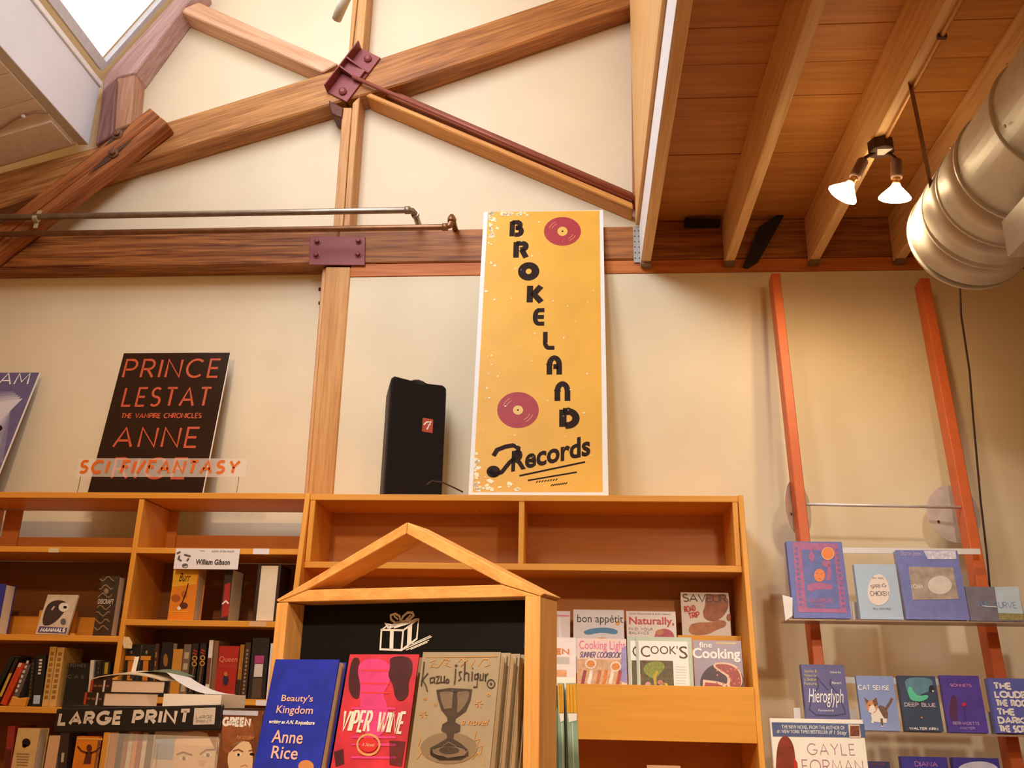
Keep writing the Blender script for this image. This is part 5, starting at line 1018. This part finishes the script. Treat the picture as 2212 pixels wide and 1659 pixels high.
t, P, fr = facebook('book', 'blue and purple book with orange sun and portrait in an ornate frame', (1700, 1163), (1818, 1167), (1839, 1332), (1712, 1329), YG, mat((104, 112, 178), .5, var=.1), T=.03, lean=R(7), z=zA + .001, hard=.004)
PP = mat((170, 96, 140), .5, var=.15, scale=60); OO = mat((230, 130, 60), .5, var=.05)
P.poly([(1712, 1171), (1810, 1175), (1830, 1324), (1724, 1322)], PP, 0); P.poly([(1731, 1187), (1801, 1190), (1815, 1315), (1742, 1313)], mat((98, 106, 168), .5, var=.15), 1)
for i in range(12): P.ell(1720 + i * .9, 1185 + i * 11, 4, 4, mat((110, 100, 160), .5), 1, n=8); P.ell(1808 + i * 1.3, 1188 + i * 11, 4, 4, mat((110, 100, 160), .5), 1, n=8)
P.ell(1788, 1196, 13, 13, OO, 3); P.ring(1788, 1196, 13, 13, 1.5, mat((240, 190, 120), .5), 4); P.ell(1770, 1243, 12, 14, OO, 3); P.poly([(1752, 1188), (1760, 1202), (1754, 1216), (1746, 1204)], PP, 2)
P.stroke([(1762, 1239), (1767, 1238)], 1.5, PP, 4); P.stroke([(1772, 1240), (1777, 1239)], 1.5, PP, 4); P.stroke([(1767, 1250), (1773, 1250)], 1.5, PP, 4)
P.poly([(1742, 1262), (1766, 1258), (1798, 1262), (1800, 1274), (1770, 1272), (1746, 1280)], PP, 2); P.poly([(1790, 1216), (1796, 1236), (1792, 1254), (1784, 1254), (1786, 1236)], PP, 2); P.ell(1785, 1217, 10, 8, PP, 2)
P.text('MANIFESTO', 1746, 1293, 1800, 1303, PP, thick=.2, lay=3); P.text('YOU', 1758, 1305, 1782, 1312, PP, thick=.2, lay=3); P.done()
t, P, fr = facebook('book', 'pale blue book with a big white egg on the cover', (1845, 1216), (1935, 1215), (1951, 1335), (1858, 1333), YG, mat((176, 196, 216), .5, var=.03), T=.024, lean=R(7), z=zA + .001)
EG = mat((234, 218, 206), .5, var=.03)
P.poly([(1898 + (24 + 3 * math.sin(a)) * math.cos(a), 1276 + (32 if math.sin(a) > 0 else 36) * math.sin(a)) for a in [k * math.pi / 14 for k in range(28)]], EG, 1)
P.text('SPRING', 1880, 1262, 1914, 1270, GREY, lay=3, rot=8); P.text('CHICKEN', 1879, 1277, 1920, 1287, GREY, lay=3); P.text('STAY YOUNG', 1884, 1247, 1908, 1251, GREY, lay=3); P.font('BILL GIFFORD', 1886, 1313, 1924, 1317, GREY); P.done()
t, P, fr = facebook('book', 'large violet-blue book with a glossy picture panel, third on the upper ledge', (1935, 1186), (2068, 1188), (2095, 1338), (1958, 1336), YG, mat((124, 132, 192), .22, var=.1, spec=.8), T=.035, lean=R(7), z=zA + .001)
P.poly([(1962, 1224), (2058, 1226), (2071, 1294), (1972, 1296)], mat((176, 160, 146), .25, var=.25, scale=30, spec=.7), 1); P.font('Sharon Jones', 1945, 1190, 1990, 1204, mat((196, 180, 214), .4, var=0), slant=.3); P.poly([(1995, 1190), (2064, 1190), (2066, 1208), (2004, 1208)], mat((214, 210, 226), .3, var=.3, scale=90), 1)
P.text('NOAH', 1968, 1262, 1992, 1272, WHITE, lay=3); P.ell(2030, 1264, 26, 20, mat((222, 214, 200), .25, var=.1, spec=.7), 2); P.done()
t, P, fr = facebook('book', 'wide low book, half grey half pale blue, right end of the upper ledge', (2084, 1268), (2200, 1266), (2214, 1342), (2097, 1340), YG, mat((122, 116, 128), .4, var=.15), T=.02, lean=R(7), z=zA + .001)
P.poly([(2148, 1268), (2199, 1267), (2210, 1326), (2156, 1324)], mat((190, 206, 216), .3, var=.06), 1); P.poly([(2156, 1324), (2210, 1326), (2212, 1340), (2158, 1339)], mat((150, 140, 90), .5, var=.3, scale=90), 1); P.text('THE CURVE', 2110, 1300, 2195, 1314, mat((120, 150, 190), .4), lay=2); P.stroke([(2122, 1309), (2152, 1311)], 1.5, WHITE, 3); P.done()
t, P, fr = facebook('book', 'violet book with white script and a flask outline, left end of middle ledge', (1731, 1439), (1825, 1440), (1838, 1580), (1744, 1578), YG, mat((92, 88, 140), .45, var=.08), T=.03, lean=R(7), z=zB + .001)
for pts in ([(1764, 1462), (1772, 1472), (1788, 1490)], [(1795, 1466), (1792, 1478), (1808, 1496), (1822, 1528), (1826, 1542), (1800, 1546), (1762, 1544), (1748, 1532), (1752, 1512), (1768, 1482), (1764, 1464)]): P.stroke(pts, 2, mat((50, 46, 92), .5), 1)
P.font('Hieroglyph', 1746, 1488, 1822, 1528, WHITE, slant=.35, lay=3)
for i, s_ in enumerate(('Stories &', 'Visions for', 'a Better', 'Future')): P.font(s_, 1737, 1446 + i * 9, 1764, 1453 + i * 9, mat((206, 190, 110), .5, var=0))
P.font('Edited by', 1794, 1450, 1816, 1456, WHITE); P.font('Afterword', 1796, 1472, 1817, 1478, WHITE); P.font('Foreword', 1768, 1532, 1800, 1537, WHITE); P.done()
t, P, fr = facebook('book', 'light blue book with a calico kitten on the cover', (1845, 1461), (1925, 1463), (1950, 1581), (1868, 1580), YG, mat((132, 148, 196), .45, var=.04), T=.02, lean=R(7), z=zB + .001)
P.text('CAT SENSE', 1853, 1480, 1921, 1491, WHITE, thick=.16, lay=2)
CW_ = mat((232, 220, 210), .6, var=.03); CB = mat((112, 80, 66), .6, var=.2, scale=90); CO = mat((206, 140, 90), .6, var=.15, scale=90)
P.poly([(1868, 1510), (1877, 1514), (1884, 1513), (1891, 1506), (1894, 1518), (1896, 1530), (1890, 1540), (1880, 1540), (1872, 1534)], CO, 2); P.poly([(1866, 1506), (1876, 1514), (1872, 1522)], CB, 3); P.poly([(1884, 1514), (1893, 1506), (1896, 1522), (1890, 1526)], CB, 3); P.poly([(1878, 1526), (1886, 1522), (1892, 1534), (1884, 1542), (1876, 1538)], CW_, 4)
P.poly([(1880, 1538), (1896, 1528), (1914, 1530), (1918, 1548), (1914, 1562), (1896, 1560), (1884, 1558)], CW_, 1); P.poly([(1894, 1524), (1908, 1524), (1918, 1536), (1918, 1552), (1912, 1556), (1904, 1542)], CB, 2); P.stroke([(1913, 1532), (1922, 1518), (1927, 1508)], 5, CB, 2)
for a, c, m in (((1886, 1554), (1884, 1562), CW_), ((1904, 1552), (1905, 1568), CB), ((1912, 1552), (1913, 1562), CW_), ((1905, 1564), (1906, 1570), CW_)): P.stroke([a, c], 5, m, 3)
P.ell(1878, 1524, 1.3, 1.3, INK, 5, n=8); P.ell(1889, 1523, 1.3, 1.3, INK, 5, n=8); P.done()
t, P, fr = facebook('book', 'dark green-blue book with a pale green swirl, right of the kitten book', (1939, 1461), (2022, 1463), (2037, 1583), (1957, 1581), YG, mat((52, 66, 92), .45, var=.25, scale=14), T=.028, lean=R(7), z=zB + .001)
P.poly([(1952, 1463), (2016, 1464), (2014, 1490), (1990, 1500), (1966, 1510), (1958, 1490)], mat((90, 134, 150), .45, var=.2), 0); P.poly([(1960, 1486), (1968, 1482), (1974, 1496), (1986, 1504), (2004, 1500), (2006, 1508), (1990, 1516), (1968, 1514), (1962, 1500)], mat((90, 196, 160), .45, var=.1), 1); P.ell(2012, 1488, 6, 8, mat((30, 36, 44), .4), 1); P.ell(2015, 1493, 2, 2, WHITE, 2, n=8)
P.text('DEEP BLUE', 1953, 1518, 2021, 1527, mat((190, 176, 190), .45), thick=.2, lay=3); P.text('WALTER KIRN', 1964, 1571, 2026, 1577, WHITE, thick=.2, lay=3); P.ell(1991, 1550, 2, 2, OO, 2, n=8); P.done()
t, P, fr = facebook('book', 'purple book with a dark standing shape and small red dot on the cover', (2031, 1461), (2115, 1464), (2136, 1587), (2049, 1585), YG, mat((80, 58, 150), .45, var=.2, scale=16), T=.02, lean=R(7), z=zB + .001)
P.text('SONNETS', 2052, 1477, 2098, 1484, mat((196, 130, 190), .5), thick=.2); P.poly([(2052, 1506), (2062, 1500), (2068, 1512), (2066, 1550), (2070, 1558), (2050, 1556)], mat((84, 40, 80), .5), 1); P.ell(2082, 1522, 5, 4, mat((200, 30, 70), .5), 2); P.stroke([(2082, 1528), (2086, 1556)], 2, mat((60, 40, 110), .5), 1); P.text('BERNADETTE', 2058, 1559, 2116, 1566, mat((170, 140, 200), .5), thick=.2); P.text('MAYER', 2074, 1570, 2106, 1576, mat((170, 140, 200), .5), thick=.2); P.done()
t, P, fr = facebook('book', 'blue book with big white brush lettering, cut by the right edge', (2135, 1469), (2232, 1472), (2254, 1591), (2153, 1588), YG, mat((92, 98, 176), .45, var=.06), T=.03, lean=R(7), z=zB + .001)
for i, s_ in enumerate(('THE', 'LOUDER', 'THE ROOM', 'THE', 'DARKER', 'THE SCREEN')): P.text(s_, 2145 + i * 2.5, 1474 + i * 18.6, 2145 + i * 2.5 + (40 if s_ == 'THE' else 82), 1490 + i * 18.6, WHITE, thick=.26, gap=.2, lay=2)
P.done()
t, P, fr = facebook('book', 'small dark blue book partly behind the white sign on the pedestal', (1874, 1645), (1922, 1646), (1940, 1790), (1890, 1790), YG, mat((48, 44, 96), .5, var=.1), T=.02, lean=R(7), z=zC3 + .001); P.text('WILLIE', 1880, 1648, 1910, 1652, REDT); P.done()
t, P, fr = facebook('book', 'royal blue book with pink capitals on the lowest ledge', (1945, 1634), (2045, 1634), (2070, 1792), (1968, 1790), YG, mat((54, 46, 150), .5, var=.08), T=.03, lean=R(7), z=zC3 + .001); P.text('DIANA', 1976, 1645, 2025, 1656, mat((210, 130, 190), .5), thick=.12); P.done()
t, P, fr = facebook('book', 'deep blue book with a pale brush stroke on the lowest ledge', (2058, 1633), (2158, 1637), (2184, 1794), (2080, 1792), YG, mat((58, 50, 150), .5, var=.08), T=.03, lean=R(7), z=zC3 + .001); P.poly([(2068, 1658), (2090, 1646), (2130, 1644), (2156, 1656), (2156, 1668), (2070, 1670)], mat((206, 206, 226), .5, var=.2), 1); P.done()
t, P, fr = facebook('book', 'lavender book top at the lower right picture corner', (2183, 1655), (2262, 1657), (2290, 1796), (2208, 1794), YG, mat((140, 140, 196), .5, var=.08), T=.02, lean=R(7), z=zC3 + .001); P.done()
# Gayle Forman sign in front
t, P, fr = slab('counter_sign', 'white sign with blue band and red haired figure, standing before the ledges', (1666, 1548), (1866, 1558), (1880, 1720), (1674, 1716), 2.95, WHITE, T=.006, psi=R(12), lean=R(3))
P.rect(1668, 1562, 1868, 1592, mat((84, 98, 142), .45, var=.04), 1, 'printed_panel'); P.font('THE NEW NOVEL FROM THE AUTHOR OF', 1688, 1567, 1824, 1575, WHITE); P.font('#1 NEW YORK TIMES BESTSELLER', 1678, 1577, 1788, 1585, WHITE); P.font('If I Stay', 1791, 1578, 1829, 1589, WHITE, slant=.2)
P.rect(1833, 1565, 1858, 1594, mat((214, 196, 180), .5, var=.1), 2); P.poly([(1836, 1568), (1856, 1568), (1856, 1590), (1836, 1590)], mat((120, 70, 54), .5, var=.5, scale=120), 3)
P.text('GAYLE', 1743, 1606, 1846, 1631, mat((180, 130, 150), .5, var=0), thick=.07, gap=.3); P.text('FORMAN', 1732, 1641, 1864, 1668, mat((180, 120, 140), .5, var=0), thick=.07, gap=.25)
P.poly([(1676, 1640), (1680, 1604), (1692, 1588), (1704, 1592), (1714, 1610), (1718, 1640), (1724, 1716), (1674, 1714)], mat((130, 52, 34), .55, var=.3, scale=25), 2); P.poly([(1714, 1634), (1722, 1648), (1726, 1716), (1716, 1716)], mat((190, 50, 44), .5), 3); P.done()
b = MB(); gx = fr.P(fr.w / 2, 0, -.02); b.box(gx.x - .1, gx.x + .1, gx.y - .05, gx.y + .06, 0, fr.O.z - .0015); b.build('sign_pedestal', kwZ, None, label='narrow wooden pedestal carrying the white sign with the red haired figure', cat='pedestal')

# ================================================================== DUCT, STRAP, LAMP
DUCT = mat((222, 218, 210), .45, metal=.35, var=.14, scale=5, bump=.3, name='galvanised')
YE_ = 3.22; CC = un(2092, 508, Y=YE_); rD = .220
t = thing('air_duct', 'big galvanised round air duct hanging below the plank ceiling at right', 'duct', (CC.x, 1.5, CC.z - rD))
C0 = CC + Vector((.012, 0, .035))
MB().tube([Vector((C0.x, -1.0, C0.z)), Vector((C0.x, 2.82, C0.z))], rD - .004, 48).build('duct_run', DUCT, t, smooth=True)
gs = [Vector((C0.x, 2.78, C0.z)), Vector((C0.x - .002, 2.94, C0.z - .006)), Vector((C0.x - .006, 3.08, C0.z - .018)), Vector((CC.x, YE_, CC.z))]
for a, c in zip(gs[:-1], gs[1:]): MB().tube([a, c], rD + .002, 48).build('gore_section', DUCT, t, smooth=True)
for p, d in ((Vector((C0.x, 1.9, C0.z)), 0), (Vector((C0.x, 2.5, C0.z)), 0), (Vector((C0.x, 2.78, C0.z)), 0), (gs[1], 1), (gs[2], 1), (gs[3], 1)):
    MB().tube([p - Vector((0, .008, 0)), p + Vector((0, .004, 0))], rD + .0045, 48).build('seam_ring', DUCT, t, smooth=True)
MB().lathe([(rD, 0), (rD * .98, .012), (rD * .6, .02), (.01, .022)], gs[3], (0, 1, 0), 48).build('end_cap', DUCT, t, smooth=True)
b = MB()
for yy in (1.95, 2.45, 2.83, 2.9):
    for a in range(0, 360, 60): b.lathe([(.006, 0), (.004, .004)], Vector((C0.x + (rD + .001) * math.cos(R(a + 20)), yy, C0.z + (rD + .001) * math.sin(R(a + 20)))), (math.cos(R(a + 20)), 0, math.sin(R(a + 20))), 8)
b.build('sheet_screw', STEEL, t, kind='stuff')
x0 = un(2170, 520, Y=2.75); zt_, zb_ = un(2160, 478, Y=2.75).z, un(2176, 556, Y=2.75).z
b = MB(); b.box(x0.x, x0.x + .3, 2.0, 2.75, zb_, zt_); b.build('register_box', mat((204, 198, 190), .35, metal=.5, var=.05), t, bevel=.003)
sp0, sp1 = un(1966, 182, Z=ZJ - .001), un(2016, 428, Y=3.04); dv = Vector((.012, .012, 0))
b = MB(); b.prism([sp0 - dv, sp0 + dv, sp1 + dv, sp1 - dv], (.0015, -.0015, 0)); b.build('duct_strap', mat((150, 110, 74), .45, metal=.6), None, label='flat metal strap hanging the duct from the third joist', cat='strap')
cpts = [un(2073, 600, Y=3.5), un(2076, 680, Y=3.55), un(2094, 800, Y=3.62), un(2102, 900, Y=3.68), un(2118, 1080, Y=3.76), un(2132, 1200, Y=3.80), un(2141, 1300, Y=3.83), un(2180, 1700, Y=3.86)]
MB().tube(cpts, .0042, 8).build('black_cord', mat((58, 30, 18), .6), None, label='long dark cord hanging from the duct end down behind the wide low book', cat='cord', smooth=True)
# double lamp
bx = un(1903, 322, Z=ZJ - .03); bx.x = max(bx.x, 1.128); jb = Vector((bx.x, bx.y, ZJ))
DKM = mat((72, 46, 34), .5, metal=.3, var=.15, scale=60)
t = thing('ceiling_lamp', 'double bulb lamp under the third joist, both reflector bulbs lit', 'lamp', jb - Vector((0, 0, .16)))
MB().lathe([(.048, 0), (.048, .042), (.046, .046)], jb, (0, 0, -1), 8).build('junction_box', DKM, t, bevel=.002)
MB().prism([jb + Vector((-.024, -.03, -.0475)), jb + Vector((.032, -.03, -.0475)), jb + Vector((.012, .012, -.0475)), jb + Vector((-.012, .012, -.0475))], (0, 0, -.001)).build('label_plate', mat((206, 196, 190), .5), t)
HOLD = mat((128, 96, 80), .45, metal=.3); BRASS = mat((206, 150, 90), .3, metal=.8); BULB = mat((255, 226, 178), .3, emit=14, var=0, name='lit_bulb'); BGL = mat((232, 190, 140), .15, metal=.6, emit=.5, var=0)
BP = []
for (hx, hy), (ex, ey), (fx, fy) in (((1866, 344), (1846, 384), (1815, 428)), ((1936, 344), (1937, 385), (1932, 436))):
    a = un(hx, hy, Y=jb.y + .01); c = un(ex, ey, Y=jb.y + .015); e = un(fx, fy, Y=jb.y + .045); ax = (c - a).normalized()
    MB().tube([jb + Vector((0, 0, -.03)), a.lerp(jb, .1), a], .007, 8).build('arm', DKM, t, smooth=True)
    MB().lathe([(.014, 0), (.021, .01), (.022, (c - a).length * .9), (.02, (c - a).length)], a, ax, 16).build('bulb_holder', HOLD, t, smooth=True)
    ab = (e - c).normalized(); L_ = (e - c).length
    MB().lathe([(.013, -.002), (.015, .006), (.012, .01), (.015, .014), (.014, .02)], c, ab, 16).build('bulb_cap', BRASS, t, smooth=True)
    bu = MB().lathe([(.014, .02), (.018, .03), (.034, L_ * .52), (.05, L_ * .7), (.058, L_ * .82), (.057, L_ * .9), (.045, L_ * .97), (.004, L_ * 1.02)], c, ab, 28); bu.build('reflector_bulb', BULB, t, smooth=True)
    BP.append((c + ab * (L_ * 1.09 + .03), ab))
spot('lamp_bulb_light_a', BP[0][0], BP[0][0] + Vector((-.35, .5, -1)), 15, (1, .72, .40), 150, .6, .045)
spot('lamp_bulb_light_b', BP[1][0], BP[1][0] + Vector((.05, .5, -1)), 15, (1, .72, .40), 150, .6, .045)
cz = ZJ - .008; q = [jb + Vector((.02, -.03, .0)), un(1925, 288, Z=cz), un(1968, 195, Z=cz), un(2062, 0, Z=cz), un(2110, -100, Z=cz)]
for p in q: p.z = cz
xc = 1.145
q = [Vector((min(xc, p.x) if i else p.x, p.y, p.z)) for i, p in enumerate(q)]; q = [Vector((xc, p.y, cz)) for p in q]
cq = MB().tube(q, .0075, 10).build('conduit', mat((196, 138, 76), .4, metal=.3), None, label='thin metal conduit running along the third joist to the double lamp', cat='conduit', smooth=True)
p = un(2030, 78, Z=cz); MB().box(xc - .014, xc + .014, p.y - .006, p.y + .006, cz - .0095, cz + .006).build('conduit_clip', DKM, cq)
# dark odds and ends on the beam between the joists
timber('dark_bracket', 'black slanting strap of steel on the beam between second and third joists', [(1686, 460), (1694, 464), (1640, 560), (1618, 574), (1606, 572), (1640, 490)], 4.085, 4.118, mat((22, 12, 8), .6), 'bracket', bevel=0)
timber('dark_block', 'small black block under the planks left of the second joist', [(1480, 470), (1556, 474), (1556, 482), (1480, 482)], 4.07, 4.118, mat((26, 14, 9), .6), 'block', bevel=0)
